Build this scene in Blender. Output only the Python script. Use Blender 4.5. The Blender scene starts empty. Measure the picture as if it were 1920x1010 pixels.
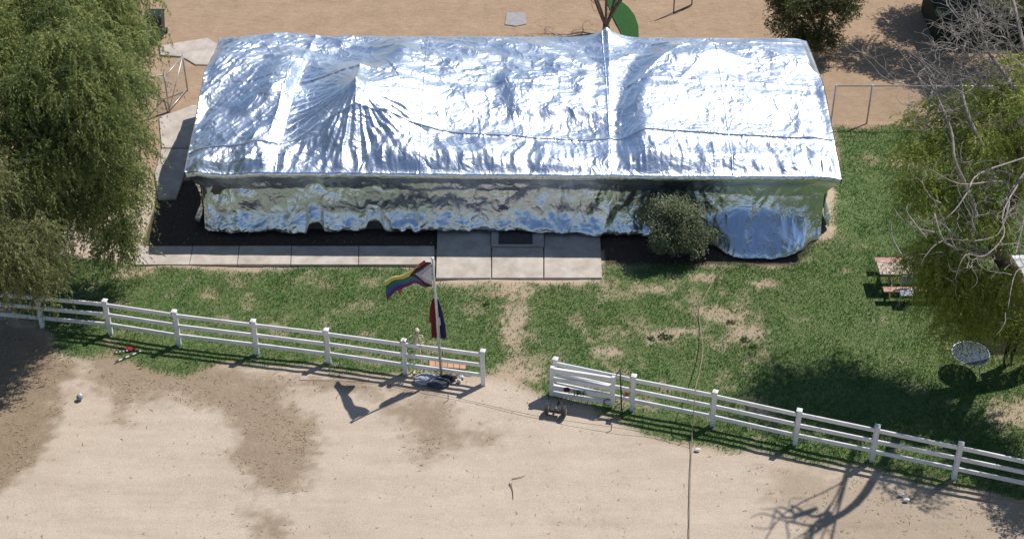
import bpy, bmesh, math, random
import numpy as np
from mathutils import Vector, Matrix

# ------------------------------------------------------------------ camera, light
S = bpy.context.scene
COL = S.collection
FPX, PITCH, CAMH = 3097.0, math.radians(37.4), 33.8
CAMY = -CAMH / math.tan(PITCH)
cam_d = bpy.data.cameras.new('camera'); cam = bpy.data.objects.new('camera', cam_d); COL.objects.link(cam)
cam.location = (0, CAMY, CAMH); cam.rotation_euler = (math.radians(90) - PITCH, 0, 0)
cam_d.sensor_width = 36; cam_d.lens = FPX / 1920 * 36; cam_d.clip_end = 2000; cam_d.clip_start = 0.5
S.camera = cam

SUN = Vector((.527, .399, 1.0)).normalized()
W = bpy.data.worlds.new('World'); S.world = W; W.use_nodes = True
wn = W.node_tree.nodes; wl = W.node_tree.links
sky = wn.new('ShaderNodeTexSky'); sky.sky_type = 'NISHITA'; sky.sun_disc = False
sky.sun_elevation = math.asin(SUN.z); sky.sun_rotation = math.atan2(SUN.x, SUN.y)
sky.air_density = 1.0; sky.dust_density = 0.35; sky.ozone_density = 2.2
wl.new(sky.outputs[0], wn['Background'].inputs['Color']); wn['Background'].inputs['Strength'].default_value = 0.10
sl = bpy.data.lights.new('sun', 'SUN'); sl.energy = 4.95; sl.angle = math.radians(.5); sl.color = (1, .955, .89)
so = bpy.data.objects.new('sun', sl); COL.objects.link(so); so.rotation_euler = SUN.to_track_quat('Z', 'Y').to_euler()
S.view_settings.view_transform = 'Standard'; S.view_settings.look = 'None'; S.view_settings.gamma = 1
S.view_settings.exposure = 0.0; S.view_settings.use_curve_mapping = False

random.seed(5); RNG = np.random.default_rng(11)

def G(px, py, z=0.0):
    """point of the place at height z that the photograph shows at (px, py)"""
    u = (px - 960) / FPX; v = (505 - py) / FPX
    dy = math.cos(PITCH) + v * math.sin(PITCH); dz = -math.sin(PITCH) + v * math.cos(PITCH)
    t = (z - CAMH) / dz
    return Vector((u * t, CAMY + dy * t, z))
def V(*a): return Vector(a)

# ------------------------------------------------------------------ numpy noise
def _h(ix, iy, seed):
    n = (ix.astype(np.int64) * 374761393 + iy.astype(np.int64) * 668265263 + seed * 1442695041) & 0xffffffff
    n = ((n ^ (n >> 13)) * 1274126177) & 0xffffffff
    n = ((n ^ (n >> 16)) * 2246822519) & 0xffffffff
    return ((n ^ (n >> 15)) & 0xffffff) / float(0xffffff)
def vn(x, y, seed=0):
    x = np.asarray(x, float); y = np.asarray(y, float)
    ix = np.floor(x); iy = np.floor(y); fx = x - ix; fy = y - iy
    fx = fx**3 * (fx * (fx * 6 - 15) + 10); fy = fy**3 * (fy * (fy * 6 - 15) + 10)
    a = _h(ix, iy, seed); b = _h(ix + 1, iy, seed); c = _h(ix, iy + 1, seed); d = _h(ix + 1, iy + 1, seed)
    return (a + (b - a) * fx) * (1 - fy) + (c + (d - c) * fx) * fy
def fbm(x, y, seed=0, o=4):
    r = 0; a = .5; t = 0
    for i in range(o):
        r = r + a * vn(x * 2**i, y * 2**i, seed + i * 7); t += a; a *= .5
    return r / t
def ss(a, b, x):
    t = np.clip((x - a) / (b - a), 0, 1); return t * t * (3 - 2 * t)
def ridged(x, y, seed=0, o=3):
    r = 0; a = 1.; t = 0
    for i in range(o):
        r = r + a * (1 - np.abs(2 * vn(x * 2**i, y * 2**i, seed + i * 13) - 1)); t += a; a *= .5
    return r / t
def poly_sd(X, Y, pts):
    """signed distance, positive inside"""
    P = np.array(pts, float); ins = np.zeros(X.shape, bool); d = np.full(X.shape, 1e9)
    for i in range(len(P)):
        x1, y1 = P[i]; x2, y2 = P[(i + 1) % len(P)]
        c = ((y1 > Y) != (y2 > Y)) & (X < (x2 - x1) * (Y - y1) / ((y2 - y1) or 1e-9) + x1); ins ^= c
        ex, ey = x2 - x1, y2 - y1; L = ex * ex + ey * ey or 1e-9
        t = np.clip(((X - x1) * ex + (Y - y1) * ey) / L, 0, 1)
        d = np.minimum(d, np.hypot(X - x1 - t * ex, Y - y1 - t * ey))
    return np.where(ins, d, -d)
def gp(*pts): return [tuple(G(a, b)[:2]) for a, b in pts]

# ------------------------------------------------------------------ object helpers
def link(o, parent=None):
    COL.objects.link(o)
    if parent is not None: o.parent = parent
    return o
def tag(o, label=None, cat=None, group=None, kind=None):
    if label: o['label'] = label
    if cat: o['category'] = cat
    if group: o['group'] = group
    if kind: o['kind'] = kind
    return o
def empty(name, loc, label, cat, group=None, rz=0):
    o = bpy.data.objects.new(name, None); o.empty_display_size = .2; link(o)
    o.location = loc; o.rotation_euler = (0, 0, rz)
    return tag(o, label, cat, group)
def npmesh(name, v, f, mat, parent=None, smooth=False, attr=None, loc=None):
    """v (n,3), f (m,k) all of one size k"""
    v = np.asarray(v, np.float32); f = np.asarray(f, np.int32)
    if parent is not None and loc is None: v = v - np.array(parent.matrix_basis.translation if parent.parent is None else (0, 0, 0), np.float32)
    me = bpy.data.meshes.new(name); n, m, k = len(v), len(f), f.shape[1]
    me.vertices.add(n); me.vertices.foreach_set('co', v.ravel())
    me.loops.add(m * k); me.loops.foreach_set('vertex_index', f.ravel())
    me.polygons.add(m); me.polygons.foreach_set('loop_start', np.arange(0, m * k, k, dtype=np.int32))
    me.polygons.foreach_set('loop_total', np.full(m, k, np.int32))
    if smooth: me.polygons.foreach_set('use_smooth', np.ones(m, bool))
    if attr is not None:
        for an, a in attr.items():
            ca = me.attributes.new(an, 'FLOAT_COLOR', 'POINT')
            ca.data.foreach_set('color', np.asarray(a, np.float32).ravel())
    me.update(); me.validate()
    if mat: me.materials.append(mat)
    return link(bpy.data.objects.new(name, me), parent)
class MB:
    """collects shapes in world metres; build() makes one object (relative to parent's location)"""
    def __init__(s): s.v = []; s.f = []; s.mi = []
    def add(s, vs, fs, mi=0):
        b = len(s.v); s.v += [tuple(p) for p in vs]; s.f += [tuple(i + b for i in q) for q in fs]; s.mi += [mi] * len(fs); return s
    def box(s, c, d, rz=0, mi=0, ch=0.0, R=None):
        c = Vector(c); R = R or Matrix.Rotation(rz, 3, 'Z'); hx, hy, hz = d[0] / 2, d[1] / 2, d[2] / 2
        if ch <= 0:
            vs = [c + R @ V(x * hx, y * hy, z * hz) for z in (-1, 1) for x, y in ((-1, -1), (1, -1), (1, 1), (-1, 1))]
            s.add(vs, [(3, 2, 1, 0), (4, 5, 6, 7), (0, 1, 5, 4), (1, 2, 6, 5), (2, 3, 7, 6), (3, 0, 4, 7)], mi)
        else:
            vs = []
            for zz, k in ((-hz, 1), (-hz + ch, 0), (hz - ch, 0), (hz, 1)):
                for x, y in ((-1, -1), (1, -1), (1, 1), (-1, 1)): vs.append(c + R @ V(x * (hx - k * ch), y * (hy - k * ch), zz))
            fs = [(3, 2, 1, 0), (12, 13, 14, 15)]
            for l in range(3):
                for i in range(4): j = (i + 1) % 4; fs.append((l * 4 + i, l * 4 + j, l * 4 + 4 + j, l * 4 + 4 + i))
            s.add(vs, fs, mi)
        return s
    def bar(s, a, b, w, h, mi=0, ch=0.0):
        """rectangular bar from a to b: w wide sideways, h high"""
        a = Vector(a); b = Vector(b); x = (b - a); L = x.length; x = x / L
        up = V(0, 0, 1) if abs(x.z) < .95 else V(0, 1, 0)
        y = up.cross(x).normalized(); z = x.cross(y)
        return s.box((a + b) / 2, (L, w, h), mi=mi, ch=ch, R=Matrix((x, y, z)).transposed())
    def tube(s, pts, rad, n=6, mi=0, cap=True):
        pts = [Vector(p) for p in pts]; m = len(pts)
        if not hasattr(rad, '__len__'): rad = [rad] * m
        vs = []; prev = None
        for i, p in enumerate(pts):
            t = (pts[min(i + 1, m - 1)] - pts[max(i - 1, 0)])
            if t.length < 1e-7: t = V(0, 0, 1)
            t.normalize()
            if prev is None: prev = V(1, 0, 0) if abs(t.x) < .9 else V(0, 1, 0)
            a = (prev - t * prev.dot(t))
            if a.length < 1e-5: a = t.orthogonal()
            a.normalize(); b = t.cross(a); prev = a
            for k in range(n):
                th = 2 * math.pi * k / n; vs.append(p + (a * math.cos(th) + b * math.sin(th)) * rad[i])
        fs = [(i * n + k, i * n + (k + 1) % n, (i + 1) * n + (k + 1) % n, (i + 1) * n + k) for i in range(m - 1) for k in range(n)]
        if cap: fs += [tuple(range(n))[::-1], tuple((m - 1) * n + k for k in range(n))]
        return s.add(vs, fs, mi)
    def ball(s, c, r, nu=10, nv=7, mi=0, fn=None):
        c = Vector(c); r = (r, r, r) if not hasattr(r, '__len__') else r; vs = []
        for j in range(nv + 1):
            ph = math.pi * j / nv
            for i in range(nu):
                th = 2 * math.pi * i / nu; d = V(math.sin(ph) * math.cos(th), math.sin(ph) * math.sin(th), math.cos(ph))
                k = fn(d) if fn else 1; vs.append(c + V(d.x * r[0], d.y * r[1], d.z * r[2]) * k)
        fs = [(j * nu + i, (j + 1) * nu + i, (j + 1) * nu + (i + 1) % nu, j * nu + (i + 1) % nu) for j in range(nv) for i in range(nu)]
        return s.add(vs, fs, mi)
    def lathe(s, c, prof, n=20, mi=0):
        c = Vector(c); vs = [c + V(r * math.cos(2 * math.pi * k / n), r * math.sin(2 * math.pi * k / n), z) for r, z in prof for k in range(n)]
        fs = [(i * n + k, i * n + (k + 1) % n, (i + 1) * n + (k + 1) % n, (i + 1) * n + k) for i in range(len(prof) - 1) for k in range(n)]
        return s.add(vs, fs, mi)
    def prism(s, poly, z0, z1, mi=0):
        n = len(poly); vs = [(x, y, z0) for x, y in poly] + [(x, y, z1) for x, y in poly]
        return s.add(vs, [tuple(range(n))[::-1], tuple(range(n, 2 * n))] + [(i, (i + 1) % n, n + (i + 1) % n, n + i) for i in range(n)], mi)
    def build(s, name, mat, parent=None, smooth=False, world=True):
        off = Vector((0, 0, 0))
        if parent is not None and world:
            q = parent
            while q is not None: off = off + q.location; q = q.parent
        me = bpy.data.meshes.new(name); me.from_pydata([tuple(Vector(p) - off) for p in s.v], [], s.f)
        for m in (mat if isinstance(mat, (list, tuple)) else [mat]): me.materials.append(m)
        if any(s.mi): me.polygons.foreach_set('material_index', s.mi)
        if smooth: me.polygons.foreach_set('use_smooth', [True] * len(s.f))
        me.validate(); me.update()
        bm = bmesh.new(); bm.from_mesh(me); bmesh.ops.recalc_face_normals(bm, faces=bm.faces); bm.to_mesh(me); bm.free()
        return link(bpy.data.objects.new(name, me), parent)

# ------------------------------------------------------------------ materials
def newmat(name, col=(.5, .5, .5), rough=.8, metal=0, spec=.3):
    m = bpy.data.materials.new(name); m.use_nodes = True; b = m.node_tree.nodes['Principled BSDF']
    b.inputs['Base Color'].default_value = (*col, 1); b.inputs['Roughness'].default_value = rough
    b.inputs['Metallic'].default_value = metal; b.inputs['Specular IOR Level'].default_value = spec
    return m
def N(m, t, **kw):
    n = m.node_tree.nodes.new(t)
    for k, v in kw.items():
        if hasattr(n, k): setattr(n, k, v)
        else: n.inputs[k.replace('_', ' ')].default_value = v
    return n
def LK(m, a, b): m.node_tree.links.new(a, b)
def noisy(name, c1, c2, scale=8, rough=.85, bump=.2, bs=40, metal=0, detail=6, spec=.25, dist=.02):
    m = newmat(name, c1, rough, metal, spec); b = m.node_tree.nodes['Principled BSDF']
    tc = N(m, 'ShaderNodeTexCoord'); n = N(m, 'ShaderNodeTexNoise', Scale=scale, Detail=detail, Roughness=.65)
    LK(m, tc.outputs['Object'], n.inputs['Vector'])
    r = N(m, 'ShaderNodeValToRGB'); r.color_ramp.elements[0].position = .32; r.color_ramp.elements[1].position = .68
    r.color_ramp.elements[0].color = (*c1, 1); r.color_ramp.elements[1].color = (*c2, 1)
    LK(m, n.outputs[0], r.inputs[0]); LK(m, r.outputs[0], b.inputs['Base Color'])
    if bump:
        n2 = N(m, 'ShaderNodeTexNoise', Scale=bs, Detail=4); bp = N(m, 'ShaderNodeBump', Strength=bump, Distance=dist)
        LK(m, tc.outputs['Object'], n2.inputs['Vector']); LK(m, n2.outputs[0], bp.inputs['Height']); LK(m, bp.outputs[0], b.inputs['Normal'])
    return m
def leafmat(name, trans=.3, rough=.5):
    m = newmat(name, (.05, .08, .02), rough, 0, .35); b = m.node_tree.nodes['Principled BSDF']
    a = N(m, 'ShaderNodeAttribute', attribute_name='col'); LK(m, a.outputs['Color'], b.inputs['Base Color'])
    t = N(m, 'ShaderNodeBsdfTranslucent'); LK(m, a.outputs['Color'], t.inputs['Color'])
    mx = N(m, 'ShaderNodeMixShader'); mx.inputs[0].default_value = trans
    LK(m, b.outputs[0], mx.inputs[1]); LK(m, t.outputs[0], mx.inputs[2])
    LK(m, mx.outputs[0], m.node_tree.nodes['Material Output'].inputs['Surface'])
    return m
M = {}
M['leaf'] = leafmat('leaf', .5); M['blade'] = leafmat('grass_blade', .35, .55)
M['bark'] = noisy('bark', (.10, .075, .055), (.22, .175, .13), 6, .95, .8, 25)
M['bark_dark'] = noisy('bark_dark', (.05, .04, .03), (.12, .09, .07), 6, .95, .8, 25)
M['twig'] = noisy('twig', (.17, .15, .13), (.38, .345, .305), 5, .85, .4, 30)
M['twig_brown'] = noisy('twig_brown', (.09, .065, .05), (.2, .15, .11), 7, .9, .4, 30)
M['vinyl'] = noisy('white_vinyl', (.60, .60, .59), (.80, .80, .80), 2.2, .45, .06, 20, spec=.4)
M['concrete'] = noisy('concrete', (.35, .30, .25), (.54, .485, .43), 1.6, .9, .25, 60)
M['concrete2'] = noisy('concrete_grey', (.34, .30, .27), (.47, .43, .39), 1.4, .9, .25, 60)
M['mat'] = noisy('door_mat', (.05, .045, .045), (.11, .10, .10), 20, .95, .5, 120)
M['galv'] = noisy('galvanised', (.42, .42, .42), (.58, .58, .57), 12, .45, .1, 40, metal=.7)
M['black'] = noisy('black_metal', (.018, .018, .02), (.05, .05, .052), 10, .6, .1, 40)
M['rubber'] = noisy('rubber', (.03, .03, .03), (.09, .085, .08), 14, .9, .3, 60)
M['bin'] = noisy('bin_plastic', (.012, .022, .018), (.03, .045, .036), 8, .5, .1, 40)
M['steel'] = noisy('pole_steel', (.45, .45, .44), (.6, .6, .6), 8, .4, .1, 40, metal=.6)
M['bone'] = noisy('bone', (.38, .35, .24), (.58, .54, .38), 10, .6, .2, 30)
M['darkcloth'] = noisy('dark_cloth', (.008, .010, .012), (.022, .025, .028), 6, .9, .4, 30)
M['skin'] = newmat('skin', (.16, .09, .06), .6)
M['hair'] = newmat('hair', (.008, .007, .007), .5)
M['belt'] = newmat('belt', (.28, .25, .2), .6)
M['cloth'] = noisy('grey_cloth', (.22, .24, .28), (.42, .44, .5), 5, .8, .4, 20)
M['redwood'] = noisy('faded_red_wood', (.34, .16, .13), (.52, .36, .31), 5, .9, .5, 30)
M['palewood'] = noisy('faded_pale_wood', (.36, .27, .22), (.62, .53, .46), 7, .9, .5, 30)
M['white'] = noisy('white_cover', (.50, .52, .53), (.76, .77, .77), 3, .6, .3, 12)
M['red'] = noisy('red_plastic', (.24, .02, .035), (.42, .05, .07), 9, .6, .2, 30)
M['redclay'] = noisy('clay_board', (.42, .22, .14), (.55, .33, .22), 5, .9, .3, 40)
M['turf'] = noisy('artificial_turf', (.018, .07, .016), (.035, .11, .028), 12, .95, .8, 120)
M['slab'] = noisy('grey_slab', (.27, .25, .25), (.36, .34, .34), 6, .9, .2, 60)
M['glass'] = newmat('table_glass', (.05, .07, .10), .3, 0, .5)
M['roofgreen'] = noisy('dark_green_roof', (.010, .018, .012), (.022, .034, .022), 5, .8, .3, 10)
M['wallc'] = noisy('wall_paint', (.10, .09, .08), (.15, .135, .115), 4, .9, .2, 30)
M['wood'] = noisy('driftwood', (.20, .15, .11), (.36, .29, .22), 9, .9, .5, 30)

def foil(lo=.33, hi=.44):
    m = newmat('silver_foil', (.71, .78, .88), .30, 1.0); b = m.node_tree.nodes['Principled BSDF']
    tc = N(m, 'ShaderNodeTexCoord'); prev = None
    for sc, st_, di, ds in ((1.3, .30, .12, .9), (4.0, .15, .045, .8), (13.0, .10, .020, .6)):
        n = N(m, 'ShaderNodeTexNoise', Scale=sc, Detail=3, Roughness=.5, Distortion=ds); LK(m, tc.outputs['Object'], n.inputs['Vector'])
        a = N(m, 'ShaderNodeMath', operation='SUBTRACT'); a.inputs[1].default_value = .5; LK(m, n.outputs[0], a.inputs[0])
        c = N(m, 'ShaderNodeMath', operation='ABSOLUTE'); LK(m, a.outputs[0], c.inputs[0])
        bp = N(m, 'ShaderNodeBump', Strength=st_, Distance=di * 3); LK(m, c.outputs[0], bp.inputs['Height'])
        if prev: LK(m, prev.outputs[0], bp.inputs['Normal'])
        prev = bp
    LK(m, prev.outputs[0], b.inputs['Normal'])
    ns = N(m, 'ShaderNodeTexNoise', Scale=1.2, Detail=4); LK(m, tc.outputs['Object'], ns.inputs['Vector'])
    r = N(m, 'ShaderNodeMapRange'); r.inputs['From Min'].default_value = .35; r.inputs['From Max'].default_value = .65
    r.inputs['To Min'].default_value = lo; r.inputs['To Max'].default_value = hi
    LK(m, ns.outputs[0], r.inputs[0]); LK(m, r.outputs[0], b.inputs['Roughness'])
    return m
M['foil'] = foil(); M['foil_side'] = foil(.26, .36)
M['seam'] = newmat('foil_seam', (.78, .79, .82), .35, .9)

# ------------------------------------------------------------------ ground
LAWN = gp((-60, 520), (60, 480), (130, 470), (253, 497), (815, 500), (815, 527), (1128, 527), (1130, 497), (1495, 492), (1500, 470), (1540, 450), (1562, 330),
          (1560, 236), (1720, 238), (2100, 240), (2100, 1010), (1920, 950), (1800, 915), (1640, 880), (1500, 862), (1400, 845), (1290, 842), (1180, 800), (1110, 765),
          (1045, 750), (1000, 738), (950, 716), (900, 715), (800, 706), (700, 704), (600, 690), (430, 678), (350, 700), (290, 690), (200, 668), (140, 672), (100, 650), (40, 600), (-60, 560))
BARE = [  # px, py, rx, ry (m)
    (950, 545, 1.1, .5), (968, 580, .5, .9), (965, 640, .45, 1.2), (955, 690, .7, .6), (940, 720, .8, .5), (1245, 628, .9, .42), (1350, 590, .9, .5), (1400, 625, .7, .55),
    (1225, 540, .9, .35), (1320, 520, .6, .3), (1700, 300, 1.5, .45), (1140, 660, .5, .35), (1000, 700, .5, .5), (1430, 530, .5, .25), (250, 510, .8, .3), (1540, 420, .35, 1.1),
    (1420, 770, .6, .3), (210, 570, .5, .25), (1880, 650, .9, .4), (1900, 780, 1.0, .7)]
def grass_mask(X, Y):
    n = fbm(X * .9, Y * .9, 3, 5)
    sd = poly_sd(X, Y, LAWN) + (n - .5) * .9
    g = ss(-.12, .35, sd)
    for px, py, rx, ry in BARE:
        c = G(px, py); d = np.hypot((X - c.x) / rx, (Y - c.y) / ry) + (fbm(X * 2.2, Y * 2.2, 17, 4) - .5) * 1.2 + (fbm(X * 7, Y * 7, 18, 3) - .5) * 1.3
        g = g * (.22 + .78 * ss(.35, 1.25, d))
    mid = np.exp(-((X - 4.5) / 4.2)**2 - ((Y + 3.2) / 3.0)**2)    # thin, patchy turf beyond the gate
    g = g * (1 - .5 * ss(.53, .76, .35 * (fbm(X * 7, Y * 7, 28, 3) - .5) + fbm(X * 1.5, Y * 1.5, 29, 4) + .10 * mid - .09 * ss(7, 10, X) - .05))
    return np.clip(g, 0, 1)
BROWN = [gp((-300, 560), (100, 600), (150, 690), (135, 745), (110, 800), (70, 860), (30, 905), (-20, 930), (-300, 1050)),
         gp((150, 640), (400, 680), (600, 700), (700, 712), (830, 735), (800, 748), (740, 742), (600, 735), (560, 742), (590, 780), (605, 830), (590, 880), (560, 925), (510, 930), (470, 905), (440, 860), (420, 810), (395, 765), (330, 752), (240, 758), (236, 795), (200, 790), (190, 745), (150, 740)),
         gp((465, 948), (540, 955), (545, 1010), (560, 1080), (480, 1080)),
         gp((700, 742), (830, 745), (870, 790), (960, 800), (940, 840), (860, 845), (790, 870), (760, 820)),
         gp((1390, 850), (1500, 870), (1700, 900), (2100, 960), (2100, 1100), (1560, 1100), (1470, 960), (1430, 900))]
def brown_mask(X, Y):
    b = np.zeros(X.shape); n = (fbm(X * 1.2, Y * 1.2, 41, 5) - .5) + .9 * (fbm(X * 4.5, Y * 6, 43, 3) - .5)
    for i, p in enumerate(BROWN):
        b = np.maximum(b, ss(-.30, .60, poly_sd(X, Y, p) + n * 1.0) * (1, .85, .8, .8, .5)[i])
    return b
xs = np.concatenate([-np.geomspace(22, 420, 22)[::-1], np.arange(-21, 21.01, .11), np.geomspace(22, 420, 22)])
ys = np.concatenate([-np.geomspace(16, 300, 20)[::-1], np.arange(-15, 24.01, .11), np.geomspace(25, 600, 22)])
GX, GY = np.meshgrid(xs, ys)
gm = grass_mask(GX, GY); bmk = brown_mask(GX, GY)
back = ss(3.2, 6.5, GY + (fbm(GX * .5, GY * .5, 51, 3) - .5) * 3)
back = np.where(poly_sd(GX, GY, gp((253, 497), (385, 400), (1560, 400), (1500, 492), (1130, 497))) > -.1, np.maximum(back, .6), back)
back = np.maximum(back, .55 * ss(-.3, .3, poly_sd(GX, GY, LAWN)))
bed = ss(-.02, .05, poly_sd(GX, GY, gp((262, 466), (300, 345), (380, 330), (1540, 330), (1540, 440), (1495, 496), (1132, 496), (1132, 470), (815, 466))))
near = np.exp(-(np.maximum(np.abs(GX) - 22, 0)**2 + np.maximum(np.abs(GY) - 20, 0)**2) / 50)
GZ = ((fbm(GX * .35, GY * .35, 61, 3) - .5) * .10 + (fbm(GX * 2.5, GY * 2.5, 62, 4) - .5) * .03 + (vn(GX * 9, GY * 9, 63) - .5) * .010 + gm * .02) * near - .03
def ground_z(x, y):
    x = np.asarray(x, float); y = np.asarray(y, float)
    return (fbm(x * .35, y * .35, 61, 3) - .5) * .10 + (fbm(x * 2.5, y * 2.5, 62, 4) - .5) * .03 - .02
def tracks(X, Y):
    t = np.zeros(X.shape)
    for c0, c1, c2, o in ((-8.9, .10, .006, 0), (-8.9, .10, .006, -1.55), (-11.6, -.06, .004, 0), (-11.6, -.06, .004, -1.6)):
        d = Y - (c0 + o + c1 * X + c2 * X * X); t = t + np.exp(-(d / .11)**2)
    return t * (Y < -7.2) * ss(.35, .55, fbm(X * .5, Y * .8, 150, 3))
TRK = tracks(GX, GY); GZ = GZ - .018 * TRK * (.6 + .4 * np.sin(GX * 40)); bmk = np.clip(bmk + .16 * TRK, 0, 1)
nx, ny = len(xs), len(ys)
I = (np.arange(ny - 1)[:, None] * nx + np.arange(nx - 1)[None, :]).ravel()
faces = np.stack([I, I + 1, I + nx + 1, I + nx], 1)
def ground_mat():
    m = newmat('ground', (.4, .3, .2), .95, 0, .15); b = m.node_tree.nodes['Principled BSDF']
    a = N(m, 'ShaderNodeAttribute', attribute_name='masks'); sp = N(m, 'ShaderNodeSeparateColor'); LK(m, a.outputs['Color'], sp.inputs[0])
    tc = N(m, 'ShaderNodeTexCoord')
    def noise(sc, d=6, r=.65, dist=0, vec=None):
        n = N(m, 'ShaderNodeTexNoise', Scale=sc, Detail=d, Roughness=r, Distortion=dist); LK(m, (vec or tc.outputs['Object']), n.inputs['Vector']); return n.outputs[0]
    def ramp(f, p0, c0, p1, c1):
        r = N(m, 'ShaderNodeValToRGB'); e = r.color_ramp.elements; e[0].position = p0; e[0].color = (*c0, 1); e[1].position = p1; e[1].color = (*c1, 1); LK(m, f, r.inputs[0]); return r.outputs[0]
    def mix(f, c1, c2, t='MIX'):
        x = N(m, 'ShaderNodeMixRGB', blend_type=t)
        for s, v in ((0, f), (1, c1), (2, c2)):
            if isinstance(v, (int, float)): x.inputs[s].default_value = v
            elif isinstance(v, tuple): x.inputs[s].default_value = (*v, 1)
            else: LK(m, v, x.inputs[s])
        return x.outputs[0]
    st = N(m, 'ShaderNodeMapping'); st.inputs['Scale'].default_value = (.25, 1.2, 1); st.inputs['Rotation'].default_value = (0, 0, -.12); LK(m, tc.outputs['Object'], st.inputs[0])
    pale = ramp(noise(.55, 8, .6), .34, (.415, .33, .245), .66, (.53, .44, .345))
    pale = mix(.5, pale, ramp(noise(1.3, 6, .7, vec=st.outputs[0]), .3, (.345, .27, .195), .6, (.55, .46, .365)))
    pale = mix(.40, pale, ramp(noise(26, 5, .8), .33, (.24, .18, .135), .60, (.62, .53, .44)))
    pale = mix(mix(1, ramp(noise(9, 5, .75), .58, (0, 0, 0), .72, (1, 1, 1)), ramp(noise(.8, 4), .45, (0, 0, 0), .6, (.75, .75, .75)), 'MULTIPLY'), pale, (.27, .21, .15))
    brn = ramp(noise(1.6, 8, .7, .4), .3, (.17, .12, .075), .68, (.29, .215, .145))
    brn = mix(.42, brn, ramp(noise(13, 6, .8, 1.2), .36, (.12, .085, .058), .66, (.46, .37, .27)))
    tan = ramp(noise(.8, 8, .75, .5), .32, (.25, .16, .10), .64, (.45, .305, .20))
    tan = mix(.45, tan, ramp(noise(7, 6, .85, 1.2, vec=st.outputs[0]), .36, (.17, .115, .07), .62, (.50, .37, .265)))
    tan = mix(.30, tan, ramp(noise(22, 4, .8), .36, (.13, .09, .055), .62, (.50, .37, .26)))
    soil = ramp(noise(7, 6, .8), .35, (.065, .125, .038), .68, (.19, .20, .09))
    c = mix(sp.outputs[1], pale, brn); c = mix(sp.outputs[2], c, tan); c = mix(sp.outputs[0], c, soil)
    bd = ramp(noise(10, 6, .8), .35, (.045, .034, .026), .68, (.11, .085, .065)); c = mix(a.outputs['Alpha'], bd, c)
    LK(m, c, b.inputs['Base Color'])
    bp = N(m, 'ShaderNodeBump', Strength=.6, Distance=.035); LK(m, noise(18, 6, .8), bp.inputs['Height']); LK(m, bp.outputs[0], b.inputs['Normal'])
    return m
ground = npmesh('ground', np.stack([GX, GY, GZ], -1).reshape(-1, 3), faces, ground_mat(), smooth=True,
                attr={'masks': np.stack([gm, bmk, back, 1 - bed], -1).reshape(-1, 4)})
tag(ground, 'sandy dirt ground with lawn soil and brown patches', kind='structure')

# ------------------------------------------------------------------ grass (nobody could count it)
def blades(name, n, xr, yr, dens, hgt, wid, c_lo, c_hi, lab, seed):
    r = np.random.default_rng(seed)
    x = r.uniform(*xr, n); y = r.uniform(*yr, n); keep = r.random(n) < dens(x, y); x = x[keep]; y = y[keep]; n = len(x)
    z = ground_z(x, y); h = hgt * r.uniform(.5, 1.3, n) * (.6 + .8 * fbm(x * 1.3, y * 1.3, 71, 3)); a = r.uniform(0, 6.283, n); w = wid * r.uniform(.7, 1.3, n)
    lean = r.uniform(.2, 1.1, n) * h; b = r.uniform(0, 6.283, n)
    cx, cy = np.cos(a) * w / 2, np.sin(a) * w / 2
    v = np.stack([np.stack([x - cx, y - cy, z - .01], 1), np.stack([x + cx, y + cy, z - .01], 1),
                  np.stack([x + np.cos(b) * lean, y + np.sin(b) * lean, z + h], 1)], 1).reshape(-1, 3)
    f = np.arange(3 * n).reshape(-1, 3)
    t = np.clip(.5 * fbm(x * .7, y * .7, 81, 3) + .55 * fbm(x * 3, y * 3, 85, 3) - .05 + r.normal(0, .16, n), 0, 1)[:, None]
    yel = ss(.50, .72, fbm(x * .8 + 40, y * .8, 91, 4))[:, None] * .32
    yel = yel * (1 - .8 * ss(5, 8, x))[:, None]; t = t * (1 - .45 * ss(5, 8, x))[:, None]
    c = (np.array(c_lo) * (1 - t) + np.array(c_hi) * t) * (1 - yel) + yel * np.array((.30, .29, .11))
    c = np.repeat(np.concatenate([c, np.ones((n, 1))], 1), 3, 0)
    o = npmesh(name, v, f, M['blade'], attr={'col': c}); return tag(o, lab, 'grass', kind='stuff')
blades('grass', 640000, (-18, 20), (-12, 9.5), lambda x, y: grass_mask(x, y)**1.2, .075, .028, (.034, .135, .024), (.105, .290, .062), 'patchy green lawn grass between the foil covered building and the fence', 5)
def drydens(x, y):
    g = grass_mask(x, y); b = brown_mask(x, y)
    return np.clip((.05 + .8 * b * (1 - g)) * ss(.42, .6, fbm(x * 1.8, y * 1.8, 131, 3)) + 1.0 * g * (1 - g), 0, 1) * .8 * (1 - .6 * g)
def dryblades():
    r = np.random.default_rng(77); n = 90000
    x = r.uniform(-20, 20, n); y = r.uniform(-15, 20, n); k = r.random(n) < drydens(x, y); x = x[k]; y = y[k]; n = len(x)
    z = ground_z(x, y) + .008; a = r.uniform(0, 6.283, n); L = r.uniform(.05, .16, n); w = .014
    dx, dy = np.cos(a) * L, np.sin(a) * L
    v = np.stack([np.stack([x - dy * w / L, y + dx * w / L, z], 1), np.stack([x + dy * w / L, y - dx * w / L, z], 1), np.stack([x + dx, y + dy, z + r.uniform(.005, .05, n)], 1)], 1).reshape(-1, 3)
    t = r.random(n)[:, None]; c = np.array((.30, .235, .14)) * (1 - t) + np.array((.52, .43, .28)) * t
    c = np.repeat(np.concatenate([c, np.ones((n, 1))], 1), 3, 0)
    tag(npmesh('dry_grass', v, np.arange(3 * n).reshape(-1, 3), M['blade'], attr={'col': c}), 'straw coloured dry grass scattered over the dirt and lawn edges', 'dry grass', kind='stuff')
dryblades()
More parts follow.
